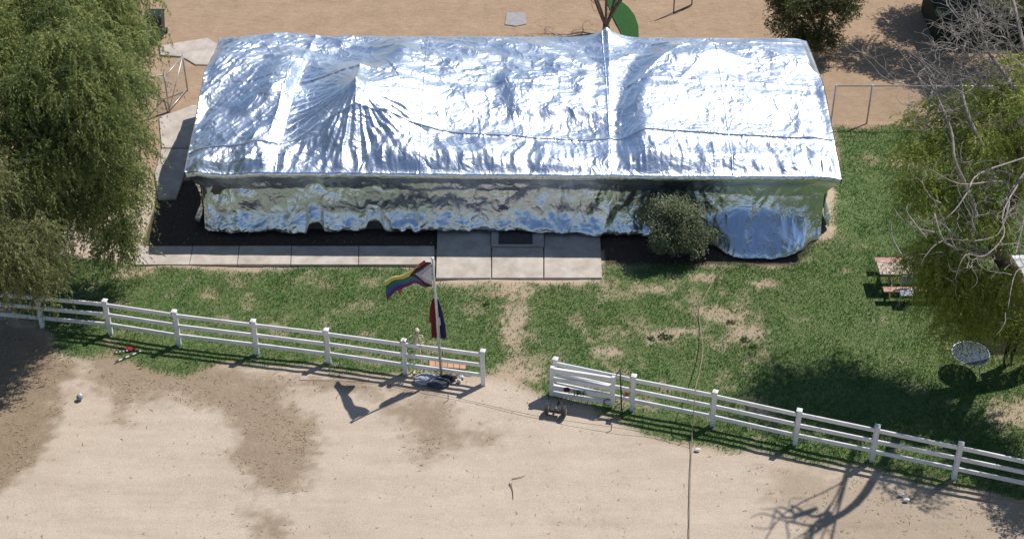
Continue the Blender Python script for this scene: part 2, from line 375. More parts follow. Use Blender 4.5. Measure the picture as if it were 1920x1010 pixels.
def pebbles():
    r = np.random.default_rng(9); n = 9000
    x = r.uniform(-20, 20, n); y = r.uniform(-15, 20, n); k = (grass_mask(x, y) < .25) & (r.random(n) < .25 + .75 * ss(.45, .6, fbm(x, y, 141, 3))); x = x[k]; y = y[k]; n = len(x)
    s = .010 + .022 * r.random(n)**4; z = ground_z(x, y)
    o = np.array([(1, 0, 0), (0, 1, 0), (-1, 0, 0), (0, -1, 0), (0, 0, .8)], float)
    an = r.uniform(0, 6.28, n); ca, sa = np.cos(an), np.sin(an)
    v = np.zeros((n, 5, 3))
    for i in range(5):
        k1 = r.uniform(.6, 1.3, n); v[:, i, 0] = x + s * k1 * (o[i, 0] * ca - o[i, 1] * sa); v[:, i, 1] = y + s * k1 * (o[i, 0] * sa + o[i, 1] * ca); v[:, i, 2] = z + s * o[i, 2] * k1
    b = np.arange(n)[:, None] * 5
    f = np.concatenate([b + np.array(q) for q in ((0, 1, 4), (1, 2, 4), (2, 3, 4), (3, 0, 4))], 0)
    tag(npmesh('pebbles', v.reshape(-1, 3), f, noisy('pebble', (.2, .16, .13), (.55, .48, .42), 3, .9, 0)), 'small pebbles and clods scattered on the dirt', 'pebbles', kind='stuff')
pebbles()

# ------------------------------------------------------------------ paving
def paving(name, panels, mat, label, cat, h=.055):
    c = Vector((sum(p[0] for q in panels for p in q), sum(p[1] for q in panels for p in q), 0)) / sum(len(q) for q in panels)
    c.z = 0; root = empty(name, c, label, cat)
    for i, q in enumerate(panels):
        cx = sum(p[0] for p in q) / len(q); cy = sum(p[1] for p in q) / len(q)
        pr = [(x + (cx - x) * .012 / max(.3, abs(cx - x)), y + (cy - y) * .008 / max(.3, abs(cy - y))) for x, y in q]
        m = MB(); pi = [(x + (cx - x) * .02, y + (cy - y) * .03) for x, y in pr]; n = len(q)
        zt = h + ((i * 37) % 5) * .0015
        vs = [(x, y, -.1) for x, y in pr] + [(x, y, zt - .008) for x, y in pr] + [(x, y, zt) for x, y in pi]
        m.add(vs, [tuple(range(2 * n, 3 * n))] + [(k * n + j, k * n + (j + 1) % n, (k + 1) * n + (j + 1) % n, (k + 1) * n + j) for k in range(2) for j in range(n)])
        m.build('slab', mat, root)
    return root
js = [(253, 262), (355, 362), (445, 449), (545, 547), (672, 673), (815, 815)]
paving('sidewalk', [gp((js[i][0], 498), (js[i + 1][0], 498), (js[i + 1][1], 463), (js[i][1], 463)) for i in range(5)], M['concrete'], 'narrow concrete walk of long slabs along the front of the foil building', 'sidewalk')
paving('landing', [gp((817, 523), (921, 523), (921, 425), (820, 425)), gp((922, 523), (1019, 523), (1019, 466), (922, 466)), gp((1020, 523), (1129, 523), (1125, 425), (1020, 425))], M['concrete'], 'wide concrete landing in front of the foil building entrance', 'landing')
st = MB(); a = G(921, 465); b = G(1019, 425); st.box(((a.x + b.x) / 2, (a.y + b.y) / 2, .05), (b.x - a.x, b.y - a.y, .22), ch=.01)
tag(st.build('doorstep', M['concrete2']), 'low concrete doorstep framed around the dark mat', 'doorstep')
st = MB(); a = G(935, 458, .16); b = G(998, 425, .16); st.box(((a.x + b.x) / 2, (a.y + b.y) / 2, .172), (b.x - a.x, b.y - a.y, .02), ch=.004)
tag(st.build('door_mat', M['mat']), 'dark rectangular door mat lying on the doorstep', 'door mat')
paving('garden_path', [gp((298, 222), (362, 199), (400, 200), (400, 280), (303, 279), (300, 250)), gp((303, 281), (400, 281), (360, 290), (331, 374), (296, 374), (290, 327))], M['concrete'], 'curved concrete path beside the left end of the foil building', 'path')
paving('concrete_pad', [gp((300, 88), (330, 82), (390, 73), (404, 82), (425, 90), (425, 125), (367, 123), (340, 108), (300, 105))], M['concrete'], 'pale concrete pad behind the back left corner of the building', 'concrete pad')
q = gp((950, 25), (985, 24), (987, 46), (967, 50), (947, 47)); tag(MB().prism(q, -.05, .03).build('paving_slab', M['slab']), 'single grey paving slab lying on the back yard dirt', 'slab')
tp = [(1148, -40), (1160, 0), (1178, 14), (1190, 30), (1197, 50), (1198, 90), (1172, 90), (1163, 60), (1150, 35), (1140, 10), (1125, -40)]
tag(MB().prism(gp(*tp), -.05, .025).build('turf_strip', M['turf']), 'curved strip of bright green artificial turf behind the building', 'artificial turf')

# ------------------------------------------------------------------ the building and its foil cover
XL, XR = -10.98, 11.02
def yf(x): return 1.70 - .0132 * x
def yb(x): return 10.28 - .012 * x
EZ, RZ, BZ = 2.70, 3.55, 3.10
bl = empty('school_building', (0, 6.3, 0), 'long low building wrapped under the silver foil cover', 'building')
MB().box((0, 6.2, 1.2), (21.2, 7.75, 2.4)).build('wall', M['wallc'], bl)
m = MB(); y0, y1 = 1.9, 10.7
m.add([(-10.7, y0 + .15, 2.45), (10.7, y0 + .15, 2.45), (10.7, y1 - .6, 2.45), (-10.7, y1 - .6, 2.45), (-10.8, 6.3, 2.9), (10.8, 6.3, 2.9)], [(0, 1, 5, 4), (2, 3, 4, 5), (0, 4, 3), (1, 2, 5), (3, 2, 1, 0)])
m.build('roof', M['wallc'], bl)

def crumple(x, y, s=0):
    """sharp creases and pockets of crushed foil, in metres"""
    wx = x + .35 * (fbm(x * .9, y * .9, 200 + s, 3) - .5); wy = y + .35 * (fbm(x * .9, y * .9, 210 + s, 3) - .5)
    a = ridged(wx * 1.1, wy * 1.1, 220 + s, 3); b = ridged(wx * 3.1, wy * 3.1, 230 + s, 3)
    f1 = facets(wx * 1.5, wy * 1.5, 240 + s, .5) / 1.5; f2 = -facets(wx * 3.7 + wy, wy * 3.3 - wx * .6, 250 + s, .5) / 3.6
    return a * .02 + b * .006 + f1 * .26 + f2 * .11
def facets(x, y, seed, g=.22, k=.35):
    ix = np.floor(x); iy = np.floor(y); best = np.full(np.broadcast(x, y).shape, -9.)
    for a in (-1, 0, 1):
        for b in (-1, 0, 1):
            cx, cy = ix + a, iy + b; px = cx + _h(cx, cy, seed); py = cy + _h(cx, cy, seed + 1)
            gx = (_h(cx, cy, seed + 2) - .5) * 2 * g; gy = (_h(cx, cy, seed + 3) - .5) * 2 * g
            best = np.maximum(best, -k * ((x - px)**2 + (y - py)**2) + gx * (x - px) + gy * (y - py) + .15 * _h(cx, cy, seed + 4))
    return best
AP = (-5.35, 4.75)
def seam_y(x):      # the long seam that runs across the front slope
    return np.interp(x, [-11, -8.2, -6.2, -5.2, -3.6, -1.5, .8, 3.4, 6.5, 11], [2.7, 2.9, 3.75, 3.95, 3.75, 3.5, 3.42, 3.38, 3.42, 3.36])
def roof_z(x, y):
    f = yf(x); bk = yb(x); mid = f + 4.6
    t = np.where(y < mid, (y - f) / (mid - f), (bk - y) / (bk - mid)); t = np.clip(t, 0, 1)
    e0 = np.where(y < mid, EZ, BZ); z = e0 + (RZ - e0) * (t - .10 * np.exp(-((1 - t) / .07)**2))
    e = np.minimum.reduce([(x - XL), (XR - x)]); z = z - .10 * np.exp(-(np.maximum(e, 0) / .25)**2)
    inner = ss(0, .35, np.minimum(np.minimum(y - f, bk - y), e))
    sy = seam_y(x)
    # sag between the supports
    z = z - .10 * inner * (fbm(x * .32 + 5, y * .42, 301, 3) - .3)
    # peak over the vent, with pleats running down from it
    dx, dy = x - AP[0], y - AP[1]; r = np.hypot(dx, dy * 1.05) + 1e-4; th = np.arctan2(dy, dx)
    z = z + .42 * np.exp(-r / .9) + .42 * np.exp(-r / 2.0) * ss(3.4, 1.5, r)
    pl = .8 * np.sin(th * 24 + 2.2 * np.sin(th * 5 + 1) + 3 * vn(r * 1.0, th * 2, 305)) + .55 * np.sin(th * 47 + 4 * vn(r * 2, th * 3, 306))
    low = ss(.3, -.8, dy)
    z = z + pl * .020 * np.minimum(r, 1.8) * np.exp(-(r / 2.6)**4) * (.55 + 1.1 * low)
    sx0 = -7.75 - .11 * (6 - y); wd = ss(-2.6, -.6, dy) * ss(3.4, 1.6, dy); q = x - sx0 - .10
    prof = np.where(x < AP[0], np.where(q > 0, .31 * q, -1.1 * q), .31 * (AP[0] - sx0 - .1) * np.exp(-np.maximum(x - AP[0], 0) / 1.3))
    prof = np.where(q < -.28, .308 * np.exp((q + .28) / .6), prof); z = z + wd * inner * (prof - .25) * ss(0, 1.5, bk - y)
    # left panel: long folds fanning up from the front left corner, raised seam beside it
    sx = -7.75 - .11 * (6 - y); ds = x - sx
    z = z + inner * ss(0, 1.2, y - f) * (.08 * np.exp(-np.abs(ds) / .12) + .10 * np.exp(-(ds / .8)**2))
    lf = ss(.2, -.8, ds); ux = (x * .8 - (y - 1.7) * .62); uy = (x * .62 + (y - 1.7) * .8)
    z = z + lf * (.085 * np.sin(ux * 2.0 + 2.4 * fbm(uy * .35, ux * .5, 311, 2)) + .10 * (ridged(ux * 1.1, uy * .35, 312, 3) - .5) + .05 * (ridged(ux * 5, uy * 1.1, 313, 2) - .5) + .0)
    z = z + lf * inner * (facets(ux * 1.1, uy * .45, 314, .6) * .24 * ss(0, .8, bk - y) + .12 * np.minimum(x - XL, 2.4) * ss(0, 2.5, bk - y))
    # broad raised band at the second seam
    ds2 = x - (3.35 + .04 * (y - 4)); z = z + inner * .05 * np.exp(-np.abs(ds2) / .10) + .10 * np.exp(-(ds2 / .55)**2) * ss(1.5, 3.5, y)
    # box shaped hump of the roof unit
    nx_ = x + .9 * (fbm(x * .9, y * .9, 375, 3) - .5); ny_ = y + .9 * (fbm(x * .9 + 7, y * .9, 376, 3) - .5)
    bx = np.maximum(np.abs(nx_ - 1.35) - 1.25, 0); by = np.maximum(np.abs(ny_ - 6.0) - 1.0, 0); q = np.hypot(bx, by)
    z = z + .17 * np.exp(-(q / .36)**2)
    bx = np.maximum(np.abs(x - 6.6) - .5, 0); by = np.maximum(np.abs(y - 8.0) - .4, 0); z = z + .14 * np.exp(-(np.hypot(bx, by) / .35)**2)
    # long swags between seams on the right half
    rr = ss(3.4, 4.2, x); z = z - rr * inner * .05 * np.exp(-((x - 7.4) / 2.4)**2) * np.sin(np.clip((y - f) / (bk - f), 0, 1) * math.pi)
    el = np.sqrt(((x - 9.6) / 6.0)**2 + (np.maximum(y - 3.4, 0) / 6.0)**2) + .05 * (fbm(x * .6, y * .6, 345, 2) - .5)
    z = z + rr * inner * ss(seam_y(x) - .6, seam_y(x) + .3, y) * (.15 * ss(1.05, .90, el) + .09 * np.exp(-np.abs(el - .99) / .02) + .06 * np.exp(-np.abs(el - .80 - .05 * np.sin(x)) / .03) * ss(5.2, 6.5, x))
    ar = (y - 9.0) + .11 * (x - 6.8)**2; z = z + rr * .05 * np.exp(-np.abs(ar) / .12)
    # seam across the front slope and the pleats hanging below it
    z = z + .055 * np.exp(-np.abs(y - sy) / .07)
    bel = ss(.0, -.5, y - sy); wx = x + .3 * (vn(x * .8, y * .9, 330) - .5) * 2
    pn = ridged(wx * 1.5, y * .33 + 3, 331, 3)
    z = z + bel * (.12 * (pn - .5) * (1 + .4 * (sy - y)) + .05 * (ridged(wx * 4.2, y * .8, 332, 2) - .5)) * inner
    # radiating tension folds above the seam
    ab = ss(0, .5, y - sy) * ss(2.6, .6, y - sy); z = z + ab * .05 * (ridged(wx * 1.9, y * .45, 335, 2) - .5)
    bkm = ss(6.5, 8.0, y); u2 = x * .93 - y * .36; w2 = x * .36 + y * .93
    z = z + bkm * inner * (.16 * (ridged(u2 * .35, w2 * 1.0, 340, 2) - .5) + .19 * facets(u2 * .8, w2 * 1.7, 341, .5) / 1.5)
    for k_, (fx_, fy_, sd_, am) in enumerate(((.55, .9, 380, .038), (1.3, .7, 382, .028), (1.9, 2.4, 384, .018), (3.6, 3.2, 386, .013))):
        nn = fbm(x * fx_ + .5 * y, y * fy_ - .25 * x, sd_, 2); gate = ss(.42, .6, fbm(x * .7, y * .7, sd_ + 40, 2))
        z = z + inner * am * gate * np.exp(-np.abs(nn - .5) / (.010 * (1 + k_ * .8)))
    # point caught on the pipe at the back edge
    z = z + .42 * np.exp(-np.hypot(x - 3.5, y - (bk - .25)) / .36)
    pock = ss(.40, .62, fbm(x * .45, y * .6, 350, 3))
    fb = ss(0, 1.6, bk - y) * ss(0, .8, y - f)
    z = z + fb * .42 * np.where((x > AP[0]) & (x < 3.3), (3.3 - x) / 8.65, 0) * ss(AP[0], AP[0] + 1.5, x)
    ax = x - 3.9 - .16 * np.maximum(y - 5, 0)**1.5
    z = z + fb * .42 * ss(-.35, .75, ax) * np.clip((XR - x) / 6.6, 0, 1)
    hb = np.exp(-(((x - 1.35) / 1.7)**4 + ((y - 6.2) / 1.8)**4)); wdg = wd * ss(-7.9, -7.5, x) * ss(-4.4, -5.6, x)
    pock = np.clip(pock * .7 + hb * .9 + lf * .35 + .8 * np.exp(-(((x - 7.2) / 1.6)**2 + ((y - 7.6) / 1.0)**2)), 0, 1.1) * (1 - .75 * wdg) * (1 - .35 * rr * (1 - bkm))
    z = z + inner * crumple(x, y) * (.05 + .80 * pock)
    z = z + inner * (1 - wdg) * .10 * (1 - .5 * ss(-4, -2.5, x)) * (ridged((x * .8 + y * .5) * .45, (y * .8 - x * .35) * .9, 370, 2) - .5) + (1 - inner) * .3 * crumple(x, y)
    z = z + inner * (.15 - .08 * ss(-4, -2.5, x)) * facets(x * .55 + .2 * y, y * .5, 360, .5)
    return z
cover = empty('foil_cover', (0, 6.3, 0), 'huge crinkled silver foil sheet wrapped over the long building', 'foil cover')
DX = .040
seamsX = [XL, -7.95, -3.1, 3.35, 7.4, XR]
def grid_obj(name, X, Y, Z, mat, parent):
    n1, n2 = X.shape; I = (np.arange(n1 - 1)[:, None] * n2 + np.arange(n2 - 1)[None, :]).ravel()
    return npmesh(name, np.stack([X, Y, Z], -1).reshape(-1, 3), np.stack([I, I + 1, I + n2 + 1, I + n2], 1), mat, parent, smooth=True)
for i in range(5):
    xx = np.linspace(seamsX[i], seamsX[i + 1], int((seamsX[i + 1] - seamsX[i]) / DX) + 1)
    for lo in (True, False):
        A = yf(xx) if lo else seam_y(xx); B = seam_y(xx) if lo else yb(xx)
        nr = int((B - A).max() / DX) + 2; t = np.linspace(0, 1, nr)[:, None]
        X = np.repeat(xx[None, :], nr, 0); Y = A[None, :] * (1 - t) + B[None, :] * t
        Z = roof_z(X, Y)
        grid_obj('roof_panel', X, Y, Z, M['foil'], cover)
# drape round the walls
def drape(side, n):
    u = np.linspace(0, 1, n); v = np.linspace(0, 1, 74)[:, None]
    c = {'f': ((XL, yf(XL)), (XR, yf(XR))), 'r': ((XR, yf(XR)), (XR, yb(XR))), 'b': ((XR, yb(XR)), (XL, yb(XL))), 'l': ((XL, yb(XL)), (XL, yf(XL)))}[side]
    (x0, y0), (x1, y1) = c; wc = lambda x, y: (-10.62 if x < 0 else 10.66, (2.28 if y < 6 else 10.35) - .0132 * x)
    (a0, b0), (a1, b1) = wc(x0, y0), wc(x1, y1)
    EX = x0 + (x1 - x0) * u; EY = y0 + (y1 - y0) * u; WX = a0 + (a1 - a0) * u; WY = b0 + (b1 - b0) * u
    L = math.hypot(x1 - x0, y1 - y0); s = u * L + {'f': 0, 'r': 40, 'b': 60, 'l': 90}[side]
    nxv, nyv = (y1 - y0) / L, -(x1 - x0) / L
    S2 = np.repeat(s[None, :], 74, 0); V2 = np.repeat(v, n, 1)
    endf = np.minimum(u, 1 - u) * L; ef = ss(0, .14, endf)
    # t: 1 at the eave, 0 at the wall
    t = np.interp(V2, [0, .05, .20, .34, 1], [1, .93, .35, .0, 0])
    hem = .12 + .12 * fbm(s * .8, s * 0, 401, 3) + .10 * (fbm(s * 3, s * 0, 402, 2) - .5)
    flare = .20 + .16 * (fbm(s * .5, s * 0, 403, 2) - .3)
    if side == 'f':
        X_ = EX
        for gx, gw in ((-7.0, .28), (-4.9, .30)): hem = hem + .42 * np.exp(-((X_ - gx) / gw)**6)
        hem = hem - .15 * ss(6.3, 8, X_); hump = np.exp(-((X_ - 8.7) / 1.55)**4); flare = flare + 1.0 * hump; hem = hem * (1 - .8 * hump)
        hem = hem + .12 * np.exp(-((X_ - 0) / 1.6)**2)
    else: hump = 0 * u
    zt = EZ - .08; Z = zt + (hem[None, :] - zt) * V2**.97
    X = EX * t + WX * (1 - t); Y = EY * t + WY * (1 - t)
    out = .05 + flare[None, :] * ss(.62 - .25 * hump[None, :], 1.02, V2)**1.6
    if side == 'f': out = out + (.30 * ss(4.6, 7.0, EX) * (1 - ss(10.2, 10.9, EX)))[None, :] * ss(.18, .9, V2) + .10 * ss(.3, 1, V2) * ss(-.2, .6, np.sin(EX * .55 + .6))[None, :]
    body = ss(.08, .3, V2)
    fold = .17 * (ridged(S2 * .62 + .5 * V2 + .6 * fbm(S2 * .5, V2 * 2, 410, 2), V2 * 1.1, 411, 3) - .5) \
         + .12 * (ridged(S2 * 1.25 + V2 * .9, V2 * .7, 412, 3) - .5) + .05 * (ridged(S2 * 3.1 - V2 * 1.6, V2 * 1.8, 413, 3) - .5)
    swag = .10 * np.sin(V2 * 7 + 2.5 * np.sin(S2 * .55) + 1.0) * np.sin(S2 * .8 + 1)**2 * ss(.1, .25, V2) * ss(.75, .4, V2)
    crum = ss(.70, .85, V2) * .06 * (ridged(S2 * 2.6 + V2 * 2, V2 * 7, 415, 3) - .5)
    fold = fold + .09 * (ridged(S2 * .9 - V2 * 2.0, V2 * .8 + S2 * .2, 428, 2) - .5) + .24 * (facets(S2 * 1.5 + V2 * 1.2, V2 * 1.7 - .2 * S2, 420, .6) / 1.6) + .16 * facets(S2 * 3.1 + V2, V2 * 4 + S2 * .5, 424, .6) / 3 * ss(.2, .6, V2)
    out = (out + (fold * body + swag + crum) * ef[None, :] + .012 * (ridged(S2 * 9, V2 * 22, 416, 2) - .5))
    X = X + nxv * out; Y = Y + nyv * out
    # corners: let the flare also lift the end columns outward
    Z = Z + .02 * (vn(S2 * 2, V2 * 5, 417) - .5) * ss(.05, .1, V2)
    # top row meets the roof edge
    rz = roof_z(EX, EY); Z = Z + (rz - EZ)[None, :] * (1 - V2) * .95; Z[0] = rz; X[0] = EX; Y[0] = EY; Z[1] = rz - .03
    cx = np.clip(EX, XL, XR)
    Z = np.maximum(Z, .03 + .03 * vn(S2 * 4, V2 * 9, 418))
    o = grid_obj('side_panel', X[::-1], Y[::-1], Z[::-1], M['foil_side'], cover); return o
drape('f', 620); drape('r', 210); drape('b', 320); drape('l', 210)
# rolled and clipped seams
def seam(fx, n=90, w=.035):
    pts = [fx(i / (n - 1)) for i in range(n)]
    MB().tube([(x, y, float(roof_z(np.array([x]), np.array([y]))[0]) + .012) for x, y in pts], w, 5).build('seam', M['foil'], cover, smooth=True)
for xs_ in seamsX[1:-1]: seam(lambda t, X=xs_: (X, yf(X) + .03 + t * (yb(X) - yf(X) - .06)), 110, .018)
seam(lambda t: (XL + .05 + t * (XR - XL - .1), float(seam_y(XL + .05 + t * (XR - XL - .1)))), 260, .022)

# ------------------------------------------------------------------ white rail fences
def fence(name, posts, label, end_caps=None):
    root = empty(name, (posts[0][0], posts[0][1], 0), label, 'fence')
    for i, (x, y) in enumerate(posts):
        j = min(i, len(posts) - 2); a = math.atan2(posts[j + 1][1] - posts[j][1], posts[j + 1][0] - posts[j][0])
        m = MB(); m.bar((x, y, -.1), (x + random.uniform(-.015, .015), y + random.uniform(-.015, .015), 1.34), .135, .135); m.box((x, y, 1.355), (.165, .165, .03), a, ch=.008)
        Rm = Matrix.Rotation(a, 3, 'Z'); b = len(m.v); c = Vector((x, y, 1.37))
        m.add([c + Rm @ V(sx * .08, sy * .08, 0) for sx, sy in ((-1, -1), (1, -1), (1, 1), (-1, 1))] + [c + V(0, 0, .03)], [(0, 1, 4), (1, 2, 4), (2, 3, 4), (3, 0, 4)])
        m.build('post', M['vinyl'], root)
    for (x0, y0), (x1, y1) in zip(posts, posts[1:]):
        d = Vector((x1 - x0, y1 - y0, 0)).normalized() * .066
        for zt in (1.245, .835, .435):
            j1, j2 = random.uniform(-.012, .012), random.uniform(-.012, .012)
            MB().bar(V(x0, y0, zt - .07 + j1) + d, V(x1, y1, zt - .07 + j2) - d, .05, .14, ch=.006).build('rail', M['vinyl'], root)
    return root
LP = [G(-75, 598), G(80, 612), G(208, 625), G(336, 645), G(482, 663), G(617, 680), G(760, 700), G(906, 720)]
LP = [(p.x, p.y) for p in LP]
LP = [(2 * LP[0][0] - LP[1][0], 2 * LP[0][1] - LP[1][1])] + LP
RP = [(p.x, p.y) for p in (G(1040, 735), G(1185, 767), G(1335, 797), G(1490, 832), G(1634, 862), G(1788, 895))]
RP.append((2 * RP[-1][0] - RP[-2][0], 2 * RP[-1][1] - RP[-2][1]))
RP.append((2 * RP[-1][0] - RP[-2][0], 2 * RP[-1][1] - RP[-2][1]))
fence('rail_fence', LP, 'white three rail fence running from the left edge to the flagpole')
fence('rail_fence', RP, 'white three rail fence running from the open gate to the right edge')
# gate leaf folded back against the right fence
ga = Vector((RP[0][0] - .10, RP[0][1] - .22, 0)); gb_ = G(1148, 762); gb_.z = 0
gt = empty('gate', ga, 'white boarded gate leaf folded back against the right hand fence', 'gate')
dv = (gb_ - ga).normalized()
for p in (ga, gb_): 
    a = math.atan2(dv.y, dv.x); MB().box((p.x, p.y, .66), (.12, .12, 1.12), a, ch=.008).build('post', M['vinyl'], gt)
for zt, hh in ((1.17, .13), (.83, .13), (.50, .13), (.24, .10)):
    MB().bar(V(ga.x, ga.y, zt - .07) + dv * .06, V(gb_.x, gb_.y, zt - .07) - dv * .06, .09, hh + .04, ch=.006).build('rail', M['vinyl'], gt)
MB().bar(V(ga.x, ga.y, .2) + dv * .08, V(gb_.x, gb_.y, .2) - dv * .08, .035, .05).build('bottom_rail', M['vinyl'], gt)

# ------------------------------------------------------------------ flagpole and flags
pb = G(828, 712); pt = V(pb.x - .15, pb.y + .02, 4.66)
fp = empty('flagpole', pb, 'tall grey flagpole standing in front of the left fence end', 'flagpole')
MB().tube([pb + V(0, 0, -.1), pb.lerp(pt, .5), pt], [.042, .034, .026], 10).build('pole', M['steel'], fp, True)
MB().ball(pt + V(0, 0, .03), .055, 10, 6).build('finial', M['vinyl'], fp, True)
MB().tube([pb + V(.05, -.02, .5), pb.lerp(pt, .5) + V(.05, -.03, 0), pt + V(.035, -.01, -.05)], .006, 4).build('halyard', M['vinyl'], fp)
MB().box(pb + V(.055, -.03, 1.1), (.03, .03, .14)).build('cleat', M['black'], fp)
def flagcol(n, c): c = tuple(.62 * x + .38 * (sum(c) / 3) * .8 for x in c); return noisy(n, tuple(x * .8 for x in c), c, 14, .7, .15, 60)
FC = [flagcol('flag_' + n, c) for n, c in (('red', (.55, .01, .02)), ('orange', (.75, .18, .01)), ('yellow', (.80, .62, .02)), ('green', (.01, .24, .05)), ('blue', (.01, .10, .42)), ('violet', (.15, .015, .16)),
      ('white', (.72, .72, .74)), ('pink', (.70, .35, .42)), ('skyblue', (.25, .52, .68)), ('brown', (.13, .055, .02)), ('black', (.012, .012, .013)))]
def rainbow():
    nu, nv = 64, 37; W_, H_ = 1.55, .92; top = pt + V(-.04, 0, -.10)
    mb = MB(); vs = []
    for j in range(nv):
        for i in range(nu):
            u = i / (nu - 1); v = j / (nv - 1)
            pull = ss(.12, .42, np.array(u)).item()
            # the upper third folds over and back as the flag streams out
            fold = .34 * pull
            if v < fold: zz = -(fold + (fold - v) * .95) * H_; off = .07 + .05 * (fold - v) / max(fold, .01)
            else: zz = -v * H_; off = .0
            zz = zz * (1 - .28 * pull) + .03 * math.sin(u * 8) - .02 * u + (.10 * pull)
            if v < fold: zz -= .62 * math.exp(-((u - .68) / .09)**2) * (fold - v) / .34
            zz -= .06 * math.exp(-((u - .95) / .1)**2)
            x = -u * W_ * (.97 - .05 * v); y = off + .07 * u * math.sin(u * 9 + v * 2.2) + .85 * u + .03 * math.sin(v * 7 + u * 4) + .25 * u * (.5 - v); zz -= 1.30 * u * (.75 + .25 * u) + .04 * math.sin(u * 10 + v * 3) * u
            vs.append(top + V(x, y, zz))
    fs = []; mi = []
    for j in range(nv - 1):
        for i in range(nu - 1):
            u = (i + .5) / (nu - 1) * W_; v = (j + .5) / (nv - 1)
            fs.append((j * nu + i, j * nu + i + 1, (j + 1) * nu + i + 1, (j + 1) * nu + i))
            t = u + abs(v - .5) * 2 * .62          # chevrons pointing to the fly
            k = 6 if t < .34 else 7 if t < .44 else 8 if t < .54 else 9 if t < .64 else 10 if t < .74 else min(int(v * 6), 5)
            mi.append(k)
    mb.v = [tuple(p) for p in vs]; mb.f = fs; mb.mi = mi
    o = mb.build('pride_flag', FC, None, True); return tag(o, 'rainbow striped flag with chevrons streaming left at the top of the flagpole', 'flag')
rainbow()
def limpflag():
    z1, z0 = 3.30, 1.62; base = pb.lerp(pt, .6); nz = 22
    # folded cross-section: sideways x, depth y, colour
    sec = [(-.30, .06, 0), (-.22, .0, 0), (-.13, .07, 0), (-.09, -.02, 0), (-.055, .05, 6), (-.02, -.03, 6), (.01, .05, 10), (.05, -.01, 4), (.09, .06, 6), (.15, .01, 4), (.22, .07, 4)]
    navy = noisy('flag_navy', (.008, .012, .05), (.015, .022, .08), 14, .7, .15, 60); crim = noisy('flag_crimson', (.11, .012, .02), (.18, .02, .03), 10, .75, .2, 40)
    mats = [crim, FC[6], navy]; mb = MB(); vs = []; n = len(sec)
    for j in range(nz):
        t = j / (nz - 1); p = pb.lerp(pt, (z1 - t * (z1 - z0)) / 4.66)
        w = .12 + .95 * min(1, t * 1.35)**.9
        for i, (sx, sy, c) in enumerate(sec):
            drop = 0
            if i < 4: drop = -.0
            x = sx * w + (-.03 if i < 4 else .01) * math.sin(t * 6); y = sy * (.6 + .6 * t) + .02 * math.sin(t * 9 + i)
            if i == 0 and t > .66: x = -.20 * w
            vs.append(p + V(x + .01, y + .05, -(.10 * (sx + .1) if t > .95 else 0)))
    fs = []; mi = []
    for j in range(nz - 1):
        for i in range(n - 1):
            t = (j + .5) / (nz - 1); a, b = sec[i][2], sec[i + 1][2]
            c = 0 if i < 4 else 1 if i < 5 else 2
            if i == 7 and .50 < t < .72: c = 1
            if i == 8 and (.60 < t < .64 or .70 < t < .73): c = 1
            if i > 7 and t < .35: c = 2
            if t < .10: c = 1
            fs.append((j * n + i, j * n + i + 1, (j + 1) * n + i + 1, (j + 1) * n + i)); mi.append(c)
    mb.v = [tuple(p) for p in vs]; mb.f = fs; mb.mi = mi
    tag(mb.build('limp_flag', mats, None, True), 'limp red, white and navy flag hanging low on the flagpole', 'flag')
limpflag()

# ------------------------------------------------------------------ foliage makers
def crumpled_unit(n, r):
    v = r.normal(size=(n, 3)); return v / np.linalg.norm(v, axis=1, keepdims=True)
def leafquads(p, d, L, w, r, twist=None):
    """p base, d unit direction, L length, w width -> diamond leaves"""
    n = len(p); side = np.cross(d, crumpled_unit(n, r)); side /= np.linalg.norm(side, axis=1, keepdims=True) + 1e-9
    L = L[:, None]; w = w[:, None]; m = p + d * L * .45
    v = np.stack([p, m + side * w / 2, p + d * L, m - side * w / 2], 1).reshape(-1, 3)
    return v, np.arange(4 * n).reshape(-1, 4)
def colmix(n, t, pal):
    t = np.clip(t, 0, 1) * (len(pal) - 1); i = np.minimum(t.astype(int), len(pal) - 2); f = (t - i)[:, None]; P = np.array(pal)
    return P[i] * (1 - f) + P[i + 1] * f
def strands(P0, D0, Ls, droop, nl, ll, lw, pal, seed, tone=None):
    r = np.random.default_rng(seed); n = len(P0); t = (np.arange(nl) + .5) / nl
    T = t[None, :, None]; L = Ls[:, None, None]
    bend = r.normal(0, .22, (n, 1, 3)); bend[..., 2] = 0
    C = P0[:, None, :] + D0[:, None, :] * L * (T - .35 * T * T * droop) + bend * L * T * T
    C[..., 2] -= (Ls[:, None] * droop * t[None, :]**1.7 * .75)
    tan = D0[:, None, :] * (1 - .7 * T * droop) + np.array((0, 0, -1)) * droop * T * 1.3; tan = tan / (np.linalg.norm(tan, axis=2, keepdims=True) + 1e-9)
    C = np.repeat(C.reshape(-1, 3), 2, 0); tan = np.repeat(tan.reshape(-1, 3), 2, 0); N_ = len(C)
    d = tan * .75 + crumpled_unit(N_, r) * .75 + np.array((0, 0, -.25)); d /= np.linalg.norm(d, axis=1, keepdims=True)
    v, f = leafquads(C + r.normal(0, .012, (N_, 3)), d, ll * r.uniform(.6, 1.3, N_), lw * r.uniform(.7, 1.3, N_), r)
    tn = (tone if tone is not None else r.random(n)); tn = np.repeat(tn, nl * 2) + r.normal(0, .13, N_)
    c = colmix(N_, tn, pal); c = np.repeat(np.concatenate([c, np.ones((N_, 1))], 1), 4, 0)
    return v, f, c
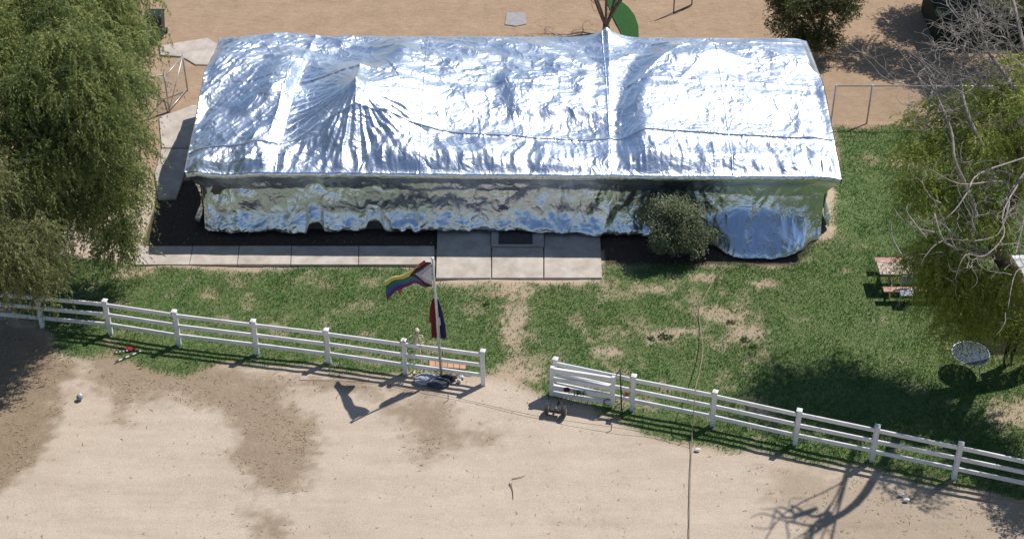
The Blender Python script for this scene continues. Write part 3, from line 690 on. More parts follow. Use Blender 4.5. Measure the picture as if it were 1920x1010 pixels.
def clump_pts(clumps, dens, r, power=.33, hemi=True):
    """random anchor points near the shells of ellipsoid clumps (cx, cy, cz, rx, ry, rz)"""
    P = []; D = []; T = []
    for (cx, cy, cz, rx, ry, rz) in clumps:
        n = int(dens * (rx * ry + rx * rz + ry * rz) / 3 * 4); d = crumpled_unit(n, r)
        if hemi: d[:, 2] = np.where((d[:, 2] < -.2) & (r.random(n) < .6), -d[:, 2], d[:, 2])
        k = r.random(n)**power; k = .35 + .65 * k
        lump = .78 + .45 * fbm(d[:, 0] * 2.4 + cx, d[:, 1] * 2.4 + d[:, 2] * 2 + cy, int(abs(cz * 7)) + 3, 3)
        P.append(np.array((cx, cy, cz)) + d * np.array((rx, ry, rz)) * (k * lump)[:, None]); D.append(d); T.append(np.full(n, r.normal(.5, .20)) + .35 * (k - .7) + .18 * d[:, 2])  # leaf tone painted lighter at clump tops and outer shells, as if sunlit
    return np.concatenate(P), np.concatenate(D), np.concatenate(T)
def crown(name, clumps, dens, strand, pal, parent, seed, hemi=True, power=.33):
    r = np.random.default_rng(seed); P, D, T = clump_pts(clumps, dens, r, power, hemi)
    sl_, droop, nl, ll, lw = strand
    D2 = D * np.array((1, 1, .5)) + np.array((0, 0, .25)); D2 /= np.linalg.norm(D2, axis=1, keepdims=True)
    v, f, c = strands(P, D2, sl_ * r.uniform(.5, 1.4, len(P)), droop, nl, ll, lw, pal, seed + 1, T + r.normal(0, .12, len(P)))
    return npmesh(name, v, f, M['leaf'], parent, attr={'col': c})
def lumpy(clumps, k, rs, seed):
    r = random.Random(seed); out = []
    for (cx, cy, cz, rx, ry, rz) in clumps:
        out.append((cx, cy, cz, rx * .72, ry * .72, rz * .72)); n = max(4, int(k * (rx * ry + rx * rz)))
        for i in range(n):
            z = r.uniform(-.55, 1); a = r.uniform(0, 6.283); q = math.sqrt(1 - z * z); s = rs * r.uniform(.6, 1.25)
            out.append((cx + rx * .86 * q * math.cos(a), cy + ry * .86 * q * math.sin(a), cz + rz * .86 * z, s, s, s * .8))
    return out
def cl(px, py, z, rx, ry=None, rz=None):
    p = G(px, py, z); return (p.x, p.y, p.z, rx, ry or rx, rz or rx * .75)
def wander(a, b, n, amp, seed):
    r = random.Random(seed); a = Vector(a); b = Vector(b); out = []; o = V(0, 0, 0)
    for i in range(n + 1):
        t = i / n; k = math.sin(math.pi * t)
        out.append(a.lerp(b, t) + V(r.uniform(-1, 1), r.uniform(-1, 1), r.uniform(-.6, .8)) * amp * k)
    return out
def smooth_path(p, k=3):
    out = []
    for i in range(len(p) - 1):
        p0 = p[max(i - 1, 0)]; p1 = p[i]; p2 = p[i + 1]; p3 = p[min(i + 2, len(p) - 1)]
        for j in range(k):
            t = j / k; out.append(.5 * ((2 * p1) + (p2 - p0) * t + (2 * p0 - 5 * p1 + 4 * p2 - p3) * t * t + (3 * p1 - p0 - 3 * p2 + p3) * t**3))
    out.append(p[-1]); return out
def limb(mb, pts, r0, r1, n=7, k=3):
    p = smooth_path([Vector(q) for q in pts], k); m = len(p)
    mb.tube(p, [r0 + (r1 - r0) * (i / (m - 1))**.8 for i in range(m)], n)
    return p

PEP = [(.07, .105, .042), (.145, .195, .065), (.26, .305, .10), (.42, .44, .17)]  # pale end of the palette paints the sunlit clump tops
# big pepper tree, left
b0 = G(100, 455); t1 = empty('pepper_tree', b0, 'big drooping pepper tree filling the left side above the fence', 'tree')
CL1 = [cl(60, 60, 8, 2.0), cl(170, 40, 7.5, 1.6), cl(222, 70, 6.6, .9, 1.0, 1.1), cl(130, 150, 8, 1.9), cl(198, 130, 6.8, 1.3), cl(20, 190, 7.2, 1.7), cl(212, 190, 5.6, 1.0, 1.0, 1.2),
       cl(160, 240, 6.6, 1.5), cl(80, 280, 6.2, 1.5), cl(205, 280, 4.8, .95, .9, 1.2), cl(222, 355, 3.4, .6, .6, 1.0), cl(205, 405, 2.8, .65, .6, 1.0), cl(222, 450, 1.9, .4, .45, .8), cl(215, 470, 1.5, .45, .5, .7), cl(180, 340, 4.6, 1.1, 1.0, 1.1),
       cl(-40, 100, 8, 2.0), cl(110, -20, 8, 2.0), cl(-20, -30, 8.5, 2.0), cl(225, -10, 7, 1.1, 1.1, 1.0), cl(130, 400, 3.6, .9, .8, 1.0), cl(60, 390, 4.4, .9, .9, 1.0)]
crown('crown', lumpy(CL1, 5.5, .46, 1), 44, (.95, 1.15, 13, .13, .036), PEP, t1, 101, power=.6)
m = MB(); top = G(110, 220, 5.8); limb(m, [b0 + V(0, 0, -.1), b0 + V(.1, .1, 1.2), b0 + V(.0, .3, 2.4)], .42, .30, 10)
m.build('trunk', M['bark_dark'], t1, True)
for i, c in enumerate(CL1):
    if i in (11, 12, 13, 19): continue
    m = MB(); limb(m, wander(b0 + V(0, .25, 2.2), c[:3], 4, .35, i), .15, .03, 6); m.build('branch', M['bark_dark'], t1, True)
# nearer tree at the left edge, hanging over the fence
b1 = G(-60, 800); t2 = empty('pepper_tree', b1, 'nearer hazy drooping branches hanging over the left end of the white fence', 'tree')
CL2 = [cl(-30, 440, 5.2, .9), cl(25, 480, 4.6, .75, .7, .9), cl(70, 500, 3.7, .5, .5, .8), cl(75, 525, 3.2, .22, .3, .4), cl(15, 500, 4.2, .5, .5, .6), cl(-50, 500, 4.6, .8), cl(-20, 340, 6.3, .8), cl(-110, 400, 6, 1.3), cl(-140, 500, 5.5, 1.1),
       cl(-90, 300, 7.5, 1.0), cl(55, 420, 5.2, .6), cl(-230, 420, 6.5, 1.6), cl(-210, 500, 6.5, 1.5)]
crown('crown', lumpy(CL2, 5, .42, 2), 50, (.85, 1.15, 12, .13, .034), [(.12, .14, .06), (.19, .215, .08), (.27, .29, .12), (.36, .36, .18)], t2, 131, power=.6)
m = MB(); limb(m, [b1 + V(0, 0, -.1), b1 + V(-.2, .3, 1.8), b1 + V(-.3, .8, 3.4)], .34, .24, 10); m.build('trunk', M['bark_dark'], t2, True)
for i, c in enumerate(CL2):
    m = MB(); limb(m, wander(b1 + V(-.3, .8, 3.3), c[:3], 4, .3, 50 + i), .11, .02, 6); m.build('branch', M['bark_dark'], t2, True)

# willow, right: pale bare curled branches over yellow-green leaves
b2 = G(1945, 690); t3 = empty('willow_tree', b2, 'corkscrew willow with pale bare curled branches on the right side', 'tree')
m = MB(); tr = limb(m, [b2 + V(0, 0, -.1), G(1950, 610, 1.7), G(1925, 560, 2.7), G(1885, 492, 4.0), G(1868, 462, 4.7)], .36, .24, 12); m.build('trunk', M['bark'], t3, True)
limbs = [([G(1868, 466, 4.6), G(1880, 420, 5.2), G(1905, 350, 6.3), G(1912, 280, 7.4), G(1935, 180, 8.6)], .26, .12, 'bark'),
         ([G(1868, 466, 4.6), G(1850, 478, 4.9), G(1812, 470, 5.3), G(1770, 452, 5.7), G(1752, 400, 6.2)], .07, .022, 'twig'),
         ([G(1850, 478, 4.8), G(1822, 442, 5.6), G(1830, 400, 6.2), G(1812, 350, 6.9), G(1790, 300, 7.6), G(1782, 240, 8.2), G(1742, 150, 9.2)], .09, .03, 'twig'),
         ([G(1905, 350, 6.3), G(1860, 300, 7.2), G(1820, 230, 8.2), G(1800, 150, 9.0), G(1810, 80, 9.6)], .10, .03, 'twig'),
         ([G(1925, 230, 8.0), G(1890, 150, 9.0), G(1850, 90, 9.6), G(1830, 20, 10.2)], .10, .03, 'twig'),
         ([G(1912, 280, 7.4), G(1950, 200, 8.6), G(1920, 90, 9.8), G(1900, 0, 10.6)], .12, .04, 'twig'),
         ([G(1925, 560, 2.7), G(1960, 500, 4.5), G(1990, 400, 6.5), G(2000, 280, 8)], .22, .08, 'bark'),
         ([G(1905, 350, 6.3), G(1870, 340, 7), G(1800, 345, 7.6), G(1745, 318, 7.9)], .045, .012, 'twig')]
for pts, r0, r1, mt in limbs:
    m = MB(); limb(m, pts, r0, r1, 8, 4); m.build('branch', M[mt], t3, True)
def curl(start, length, r0, seed, ang=None, droop=.0):
    r = random.Random(seed); p = Vector(start); th = ang if ang is not None else r.uniform(0, 6.28); el = r.uniform(-.1, .9); w = r.choice((-1, 1)) * r.uniform(.15, .55)
    n = 9; pts = [p.copy()]; s = length / n
    for i in range(n):
        th += w + r.uniform(-.12, .12); el += r.uniform(-.25, .22) - droop
        if r.random() < .18: w = -w
        p = p + V(math.cos(th) * math.cos(el), math.sin(th) * math.cos(el), math.sin(el)) * s; pts.append(p.copy())
    return pts
rr_ = random.Random(77)
def curls(anchor_list, n, parent, mat, lmin, lmax, rad, sub=3, each=6, lean=None):
    for k in range(n * each):
        m = MB(); a = rr_.choice(anchor_list); st_ = Vector(a) + V(rr_.gauss(0, .35), rr_.gauss(0, .35), rr_.gauss(0, .35))
        pts = curl(st_, rr_.uniform(lmin, lmax), rad, rr_.random(), None if lean is None else lean + rr_.gauss(0, .9))
        L = smooth_path(pts, 2); m.tube(L, [rad * rr_.uniform(.8, 1.2) * (1 - .75 * i / (len(L) - 1)) for i in range(len(L))], 5, cap=False)
        br = m.build('branch', mat, parent, True)
        if sub:
            m = MB()
            for s_ in range(sub):
                st2 = pts[rr_.randint(2, 8)]; p2 = curl(st2, rr_.uniform(.3, .55) * lmax * .7, rad, rr_.random()); m.tube(p2, [rad * .5 * (1 - .7 * i / 9) for i in range(10)], 4, cap=False)
            tw = m.build('twigs', mat, br, True); tw['kind'] = 'stuff'
anc = [G(1790, 130, 9.3), G(1830, 110, 9.6), G(1760, 170, 9.0), G(1870, 90, 9.8), G(1900, 60, 10), G(1740, 200, 8.8), G(1810, 190, 8.6), G(1880, 150, 9), G(1850, 60, 10), G(1910, 20, 10.4)]
curls(anc, 17, t3, M['twig'], 1.0, 2.3, .017, 6, 6, math.pi * .9)
for e_ in [((1930, 260, 8.2), (1850, 330, 9.0), (1800, 400, 9.4), (1775, 430, 9.6)), ((1940, 240, 8.6), (1890, 350, 9.4), (1860, 430, 9.8), (1850, 470, 10)), ((1950, 250, 8.8), (1930, 370, 9.6), (1920, 440, 10), (1900, 480, 10.2)),
           ((1935, 250, 8.5), (1880, 390, 9.2), (1830, 470, 9.4), (1800, 520, 9.4)), ((1950, 240, 9), (1960, 400, 9.6), (1940, 500, 9.8), (1900, 560, 9.8)), ((1960, 240, 9), (1990, 360, 9.8), (1980, 440, 10.2), (1960, 490, 10.4))]:
    pts = [G(*q) for q in e_]; m = MB(); limb(m, [q + V(rr_.gauss(0, .25), rr_.gauss(0, .25), rr_.gauss(0, .2)) * (i > 0) for i, q in enumerate(wander(pts[0], pts[1], 2, .3, 5)[:-1] + wander(pts[1], pts[2], 2, .3, 6)[:-1] + wander(pts[2], pts[3], 2, .3, 7))], .032, .010, 6, 4); m.build('branch', M['twig'], t3, True)
    curls([p for p in pts[1:]], 1, t3, M['twig'], .6, 1.3, .012, 3, 6)
anc2 = [G(1800, 250, 8), G(1850, 280, 7.6), G(1780, 300, 7.6), G(1830, 340, 7), G(1880, 240, 8), G(1900, 200, 8.5), G(1760, 330, 7.2)]
curls(anc2, 6, t3, M['twig'], .8, 1.8, .013, 4, 6)
anc3 = [G(1850, 478, 4.8), G(1810, 470, 5.3), G(1770, 450, 5.6), G(1820, 430, 5.8)]
curls(anc3, 3, t3, M['twig'], .9, 1.9, .014, 3, 5, math.pi)
for pts in ([G(1852, 472, 4.9), G(1800, 447, 5.4), G(1760, 455, 5.6), G(1735, 480, 5.4), G(1727, 496, 5.2)], [G(1850, 476, 4.9), G(1810, 455, 5.5), G(1778, 430, 5.8), G(1762, 400, 6.1), G(1765, 390, 6.2)],
            [G(1756, 436, 5.8), G(1720, 428, 6.0), G(1690, 410, 6.2), G(1676, 390, 6.4)], [G(1736, 446, 5.8), G(1712, 415, 6.2), G(1700, 395, 6.4), G(1705, 378, 6.5)], [G(1764, 381, 6.4), G(1745, 370, 6.5), G(1730, 345, 6.7), G(1726, 340, 6.8)],
            [G(1690, 478, 5.4), G(1675, 450, 5.7), G(1671, 425, 5.9), G(1676, 400, 6.2)]):
    m = MB(); limb(m, pts, .034, .012, 6, 4); m.build('branch', M['twig'], t3, True)
WIL = [(.16, .22, .05), (.26, .33, .07), (.37, .43, .10), (.48, .52, .17)]
CL3 = [cl(1850, 250, 7.6, .95), cl(1800, 300, 7.0, .75), cl(1900, 300, 7.0, .9), cl(1830, 370, 6.2, .75), cl(1790, 380, 5.9, .6), cl(1880, 420, 5.6, .8), cl(1900, 200, 8.2, .8), cl(1950, 370, 6.4, .9), cl(1950, 250, 8, .7), cl(1780, 240, 7.6, .6),
       cl(1825, 420, 5.6, .6), cl(1760, 460, 4.9, .6), cl(1770, 200, 8, .5), cl(1850, 190, 8.4, .7), cl(1740, 290, 7.2, .45), cl(1750, 360, 6.2, .5), cl(1920, 120, 9, .7), cl(2000, 380, 6.2, .5), cl(2060, 330, 8.5, .6), cl(2130, 400, 9.5, .7), cl(2000, 330, 8.2, .35), cl(1715, 300, 7.2, .35), cl(1722, 245, 7.7, .35), cl(1730, 400, 5.8, .38), cl(1712, 350, 6.3, .3), cl(2030, 470, 5.2, .9), cl(1960, 200, 9, .6)]
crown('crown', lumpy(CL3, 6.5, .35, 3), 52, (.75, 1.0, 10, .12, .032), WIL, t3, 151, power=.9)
WD = [(.15, .19, .035), (.24, .29, .05), (.33, .38, .07), (.41, .44, .12)]
CL4 = [cl(1790, 480, 4.4, .42, .4, .4), cl(1735, 478, 4.4, .3, .3, .3), cl(1760, 505, 3.8, .35, .35, .4), cl(1725, 500, 3.9, .25, .25, .3), cl(1775, 535, 3.4, .3, .3, .4), cl(1800, 520, 3.9, .65, .6, .9), cl(1850, 540, 3.6, .55, .6, .9), cl(1770, 550, 3.2, .5, .5, .8), cl(1830, 590, 2.8, .5, .5, .8), cl(1800, 610, 2.4, .45, .5, .6), cl(2000, 600, 4, .8), cl(2040, 690, 3.5, .8), cl(2080, 560, 5, .9), cl(2060, 780, 3, .7), cl(1880, 560, 3.4, .35, .35, .5), cl(1930, 620, 3.0, .35, .35, .5), cl(1990, 650, 3.2, .5, .6, .8), cl(2010, 560, 4.5, .7)]
crown('crown', lumpy(CL4, 6, .33, 4), 84, (1.15, 1.3, 14, .12, .026), WD, t3, 171, power=.7)
# high bare crown to the near side; casts the branch shadow on the dirt
hi = [G(1960, 300, 9.5), G(1975, 240, 10.2), G(1940, 250, 10)]
for s_, e_ in zip(range(10), [(1935, 150, 12.2), (1900, 110, 12), (1945, 60, 12.8), (1990, 120, 12.5), (2010, 200, 12), (1960, 20, 13), (1925, 180, 11.5), (2030, 100, 12.8)]):
    m = MB(); e = G(*e_); limb(m, wander(hi[s_ % 3] , e, 5, .35, 300 + s_), .07, .015, 6, 3); m.build('branch', M['twig'], t3, True)
m = MB(); limb(m, [G(2000, 280, 8), G(1990, 300, 9), hi[0], hi[1]], .16, .08, 8, 4); m.build('branch', M['bark'], t3, True)

# round shrub before the building
b = G(1262, 478); sh = empty('shrub', b, 'round dusty green shrub standing against the front of the foil cover', 'shrub')
cb = [(b.x, b.y + .15, 1.15, 1.12, .95, 1.0), (b.x - .55, b.y + .25, 1.35, .65, .6, .65), (b.x + .6, b.y, .95, .7, .65, .7), (b.x + .15, b.y - .2, .8, .8, .7, .65), (b.x + .1, b.y + .3, 1.75, .75, .6, .5)]
cb = lumpy(cb, 9, .33, 8); r = np.random.default_rng(7); P, D, T = clump_pts(cb, 620, r, .75, False); n = len(P)
d = D + crumpled_unit(n, r) * .9; d /= np.linalg.norm(d, axis=1, keepdims=True)
P = np.repeat(P, 2, 0) + r.normal(0, .06, (2 * n, 3)); d = np.repeat(d, 2, 0) + r.normal(0, .5, (2 * n, 3)); d /= np.linalg.norm(d, axis=1, keepdims=True); T = np.repeat(T, 2)
v, f = leafquads(P, d, .085 * r.uniform(.6, 1.3, 2 * n), .042 * r.uniform(.7, 1.2, 2 * n), r)
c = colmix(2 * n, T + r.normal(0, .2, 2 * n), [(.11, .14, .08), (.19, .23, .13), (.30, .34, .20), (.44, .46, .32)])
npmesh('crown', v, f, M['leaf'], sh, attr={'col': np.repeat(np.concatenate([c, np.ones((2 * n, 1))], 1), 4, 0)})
m = MB()
for k in range(9):
    a = k * .7; limb(m, [b + V(.05 * math.cos(a), .05 * math.sin(a), -.1), b + V(.3 * math.cos(a), .3 * math.sin(a) + .1, .7), b + V(.8 * math.cos(a), .7 * math.sin(a) + .1, 1.5)], .035, .008, 5)
m.build('stem', M['bark'], sh, True)

# olive-coloured small tree at the back right of the building
b = G(1540, 92); ol = empty('small_tree', b, 'small dusty tree with thin foliage behind the right end of the building', 'tree')
cb = [cl(1500, 30, 1.6, .9, .8, .9), cl(1470, 10, 2.0, .7), cl(1560, 30, 1.9, .7, .6, .8), cl(1530, -10, 2.8, 1.0), cl(1520, 70, .9, .6, .5, .5), cl(1460, -40, 3.0, .9), cl(1570, -30, 3, .9), cl(1480, 50, 1.2, .8), cl(1545, 70, .9, .6), cl(1585, 15, 1.7, .6), cl(1500, 80, .6, .5), cl(1520, 0, 2.2, .9)]
crown('crown', lumpy(cb, 5, .32, 9), 170, (.35, .4, 5, .095, .036), [(.07, .075, .036), (.12, .125, .055), (.17, .20, .075), (.24, .27, .12)], ol, 191, False, .8)
m = MB(); limb(m, [b + V(0, 0, -.1), G(1535, 70, .5), G(1545, 30, 1.4), G(1555, -20, 2.6)], .10, .05, 7); limb(m, [G(1535, 70, .5), G(1515, 20, 1.6), G(1490, -10, 2.4)], .06, .03, 6); m.build('trunk', M['bark_dark'], ol, True)

# bare many-stemmed tree behind the building
b = G(1136, 62); bt = empty('bare_tree', b, 'leafless tree with many upright stems behind the roof peak', 'tree')
m = MB(); limb(m, [b + V(0, 0, -.1), b + V(0, 0, .45)], .17, .14, 9); m.build('trunk', M['bark'], bt, True)
rb = random.Random(12)
for k in range(9):
    a = k * .72 + .3; h = rb.uniform(3.2, 4.6); m = MB(); s0 = b + V(.03 * math.cos(a), .03 * math.sin(a), .35); e = b + V(h * .42 * math.cos(a), h * .38 * math.sin(a), h)
    p = wander(s0, e, 5, .16, 500 + k); pp = limb(m, p, .065, .015, 6)
    for q in range(9):
        s1 = pp[rb.randint(4, len(pp) - 2)]; p2 = curl(s1, rb.uniform(.7, 1.6), .02, rb.random()); m.tube(p2, [.018 * (1 - .8 * i / 9) for i in range(10)], 4, cap=False)
        for q2 in range(3):
            s2 = p2[rb.randint(3, 8)]; p3 = curl(s2, rb.uniform(.4, .9), .01, rb.random()); m.tube(p3, [.009 * (1 - .7 * i / 9) for i in range(10)], 3, cap=False)
    m.build('branch', M['bark'], bt, True)
# the tree outside the frame whose shade reaches the back right yard
b = G(1985, 90); ft = empty('shade_tree', b, 'leafy tree at the top right corner shading the back yard', 'tree')
cb = [cl(1860, -190, 4.8, 1.5), cl(1930, -120, 5.0, 1.6), cl(2000, -60, 4.5, 1.7), cl(1960, -220, 5.5, 1.6), cl(1835, -140, 4.0, .9), cl(1800, -110, 4.5, 1.1), cl(1765, -150, 5, 1.1), cl(1850, -60, 3.6, .9), cl(1900, -20, 3.8, .9)]
crown('crown', cb, 150, (.6, .7, 8, .12, .045), PEP, ft, 211, power=.5)
m = MB(); limb(m, [b + V(0, 0, -.1), b + V(-.3, .2, 2), G(1950, -100, 4.5)], .25, .12, 8); m.build('trunk', M['bark_dark'], ft, True)

# low weeds in the thin turf
def weed(px, py, s, lab, seed):
    b = G(px, py); r = np.random.default_rng(seed); s *= .62; n = int(170 * s); d = crumpled_unit(n, r); d[:, 2] = abs(d[:, 2]) * .8
    P = np.array((b.x, b.y, .0)) + d * np.array((1, 1, .5)) * s * .3 * r.random((n, 1)); d /= np.linalg.norm(d, axis=1, keepdims=True)
    v, f = leafquads(P, d, .09 * r.uniform(.6, 1.2, n), .035 * r.uniform(.7, 1.3, n), r); c = colmix(n, r.random(n), [(.06, .10, .035), (.12, .18, .065)])
    tag(npmesh('weed', v, f, M['leaf'], attr={'col': np.repeat(np.concatenate([c, np.ones((n, 1))], 1), 4, 0)}), lab, 'weed', 'dark weeds in the thin turf')
for i, (px, py, s, lab) in enumerate([(1242, 631, .8, 'largest dark weed tuft on the pink bare patch of lawn'), (1255, 633, .6, 'small dark weed tuft just right of the largest one'), (1221, 634, .5, 'lone dark weed tuft left of the largest one'),
        (1396, 637, .7, 'dark weed tuft at the right end of the bare lawn patch'), (1412, 650, .6, 'dark weed tuft at the lower right rim of the bare patch'), (1370, 605, .6, 'dark weed tuft in the middle of the right bare patch'),
        (912, 572, .55, 'dark weed tuft beside the worn dirt path near the landing')]): weed(px, py, s, lab, 600 + i)

# ------------------------------------------------------------------ chain link fences
def chain(name, a, b, h, label, brace=False, posts=None, gate=False):
    a = Vector(a); b = Vector(b); root = empty(name, a, label, 'gate' if gate else 'fence'); L = (b - a).length; d = (b - a) / L
    for t in (posts or (0, 1)): p = a + d * L * t; MB().tube([p + V(0, 0, -.1), p + V(0, 0, h + .05)], .034, 8).build('post', M['galv'], root, True)
    MB().tube([a + V(0, 0, h), b + V(0, 0, h)], .026, 8).build('top_rail', M['galv'], root, True)
    if gate or brace: MB().tube([a + V(0, 0, .08), b + V(0, 0, .08)], .024, 8).build('bottom_rail', M['galv'], root, True)
    if brace: MB().tube([a + V(0, 0, .1), b + V(0, 0, h)], .02, 6).build('brace', M['galv'], root, True)
    m = MB(); s = .07; n = int((L + h) / s); up = V(0, 0, 1); nn = d.cross(up) * .0
    for k in range(n):
        for sg in (1, -1):
            u0 = k * s - h if sg == 1 else k * s; z0 = .05; u1 = u0 + h * sg; z1 = h
            lo, hi_ = (u0, u1) if u0 < u1 else (u1, u0)
            t0, t1 = 0., 1.
            if sg == 1:
                t0 = max(0, -u0 / h); t1 = min(1, (L - u0) / h)
            else:
                t0 = max(0, (u0 - L) / h); t1 = min(1, u0 / h)
            if t1 - t0 < .02: continue
            A = a + d * (u0 + sg * h * t0) + up * (z0 + (h - z0) * t0); B = a + d * (u0 + sg * h * t1) + up * (z0 + (h - z0) * t1)
            w = V(0, 0, .0022); w2 = d * .0022
            m.add([A - w2, A + w2, B + w2, B - w2], [(0, 1, 2, 3)])
    o = m.build('wire_mesh', M['galv'], root); o['kind'] = 'stuff'
    return root
cy = 9.2; chain('chain_link_fence', (12.15, cy, 0), (22, cy, 0), 1.62, 'grey chain link fence running right from the end of the building', posts=(0, .139, .37, .62, .87, 1))
pa = G(318, 210); pc = G(343, 180); chain('chain_link_gate', pa, pa + (pc - pa) * 1.35, 1.55, 'open chain link gate beside the concrete path on the left', brace=True, gate=True)
pp_ = G(306, 213); chain('chain_link_fence', pa + V(-.02, .05, 0), pa + V(-3.4, -.55, 0), 1.6, 'grey chain link fence half hidden under the pepper tree', posts=(.0, .5, 1))

# ------------------------------------------------------------------ wheeled bin behind the pepper tree
b = G(296, 68); bn = empty('wheeled_bin', b, 'dark green wheeled rubbish bin beside the pepper tree top right', 'bin')
m = MB(); z = [(.26, .30, .06), (.33, .36, 1.0)]
m.add([b + V(sx * w, sy * dd, zz) for (w, dd, zz) in z for sx, sy in ((-1, -1), (1, -1), (1, 1), (-1, 1))], [(3, 2, 1, 0), (4, 5, 6, 7), (0, 1, 5, 4), (1, 2, 6, 5), (2, 3, 7, 6), (3, 0, 4, 7)]); m.build('body', M['bin'], bn)
m = MB(); m.box(b + V(0, 0, 1.03), (.72, .80, .05), ch=.012); m.box(b + V(0, 0, 1.07), (.6, .6, .03), ch=.01); m.build('lid', M['bin'], bn)
MB().tube([b + V(-.28, .42, .98), b + V(.28, .42, .98)], .016, 6).build('handle', M['bin'], bn)
for s_ in (-1, 1):
    m = MB(); m.tube([b + V(s_ * .30, .30, .12), b + V(s_ * .36, .30, .12)], .12, 14); m.build('wheel', M['rubber'], bn)
# dark frame at the top of the picture
a = G(1263, 25); b = G(1297, 10)
fr = empty('metal_frame', a, 'dark metal frame standing on the back yard dirt at the top', 'frame')
MB().tube([a + V(0, 0, .02), b + V(0, 0, .02)], .03, 6).build('base_bar', M['black'], fr)
MB().tube([a, a + V(-.02, .0, 1.5)], .026, 6).build('upright', M['black'], fr); MB().tube([b, b + V(.0, .05, 1.5)], .026, 6).build('upright', M['black'], fr)
MB().tube([a + V(-.02, 0, 1.5), b + V(0, .05, 1.5)], .026, 6).build('top_bar', M['black'], fr)

# dark green roofed shed at the top right
c0 = G(1757, 32, 1.35); sd = empty('shed', (c0.x + 2.6, c0.y + 1.6, 0), 'shed with a flat dark green roof behind the bare branches', 'shed')
MB().box((c0.x + 2.6, c0.y + 1.6, .63), (4.9, 2.9, 1.24)).build('wall', M['roofgreen'], sd)
m = MB(); x0, y0 = c0.x, c0.y; m.add([(x0, y0, 1.28), (x0 + 5.2, y0, 1.28), (x0 + 5.2, y0 + 3.2, 1.5), (x0, y0 + 3.2, 1.5), (x0, y0, 1.34), (x0 + 5.2, y0, 1.34), (x0 + 5.2, y0 + 3.2, 1.56), (x0, y0 + 3.2, 1.56)],
     [(3, 2, 1, 0), (4, 5, 6, 7), (0, 1, 5, 4), (1, 2, 6, 5), (2, 3, 7, 6), (3, 0, 4, 7)]); m.build('roof', M['roofgreen'], sd)

# ------------------------------------------------------------------ picnic table
pa = G(1641, 482, .75); pb2 = G(1652, 519, .75); yc = (pa.y + pb2.y) / 2; x0 = pa.x; x1 = x0 + 2.45
pt_ = empty('picnic_table', ((x0 + x1) / 2, yc, 0), 'weathered pinkish wooden picnic table half hidden under the willow', 'picnic table')
for k in range(5):
    MB().box(((x0 + x1) / 2, yc + (k - 2) * .158, .73), (x1 - x0, .148, .04), ch=.006).build('plank', M['redwood' if k == 4 else 'palewood'], pt_)
for s_ in (-1, 1):
    bn_ = MB()
    for k in (0,):
        bn_.box(((x0 + x1) / 2 + .02, yc + s_ * .80, .43), (x1 - x0 - .1, .26, .045), ch=.006)
    bn_.build('bench_seat', M['redwood'], pt_)
for xx_ in (x0 + .35, x1 - .35):
    for s_ in (-1, 1):
        MB().bar((xx_, yc + s_ * .16, .70), (xx_, yc + s_ * .72, 0), .04, .09).build('leg', M['wood'], pt_)
    MB().bar((xx_ + .045, yc - .85, .38), (xx_ + .045, yc + .85, .38), .04, .09).build('crosspiece', M['wood'], pt_)
# grey folding chair by the bench
b = G(1697, 572); ch_ = empty('folding_chair', b, 'grey folding chair standing before the picnic bench', 'chair')
MB().box(b + V(0, .1, .46), (.44, .40, .03), ch=.008).build('seat', M['cloth'], ch_); MB().bar(b + V(-.0, .32, .62), b + V(0, .38, .92), .42, .03).build('backrest', M['cloth'], ch_)
for sx in (-1, 1):
    for sy in (0, 1):
        MB().tube([b + V(sx * .21, (.30, -.08)[sy], .0), b + V(sx * .20, (-.08, .32)[sy], (.46, .9)[sy])], .013, 6).build('leg', M['galv'], ch_)
# round glass table
c = G(1820, 662, .70); gl = empty('round_table', (c.x, c.y, 0), 'round glass patio table in the shade of the willow', 'table')
MB().lathe((c.x, c.y, 0), [(.0, .70), (.56, .70), (.56, .708), (0, .708)], 32).build('glass_top', M['glass'], gl, False)
MB().tube([(c.x + .575 * math.cos(t * math.pi / 16), c.y + .575 * math.sin(t * math.pi / 16), .70) for t in range(33)], .016, 6, cap=False).build('rim', M['galv'], gl, True)
for k in range(4):
    a = k * math.pi / 2 + .6; MB().tube([(c.x + .52 * math.cos(a), c.y + .52 * math.sin(a), .69), (c.x + .44 * math.cos(a), c.y + .44 * math.sin(a), .35), (c.x + .54 * math.cos(a), c.y + .54 * math.sin(a), 0)], .018, 6).build('leg', M['galv'], gl, True)
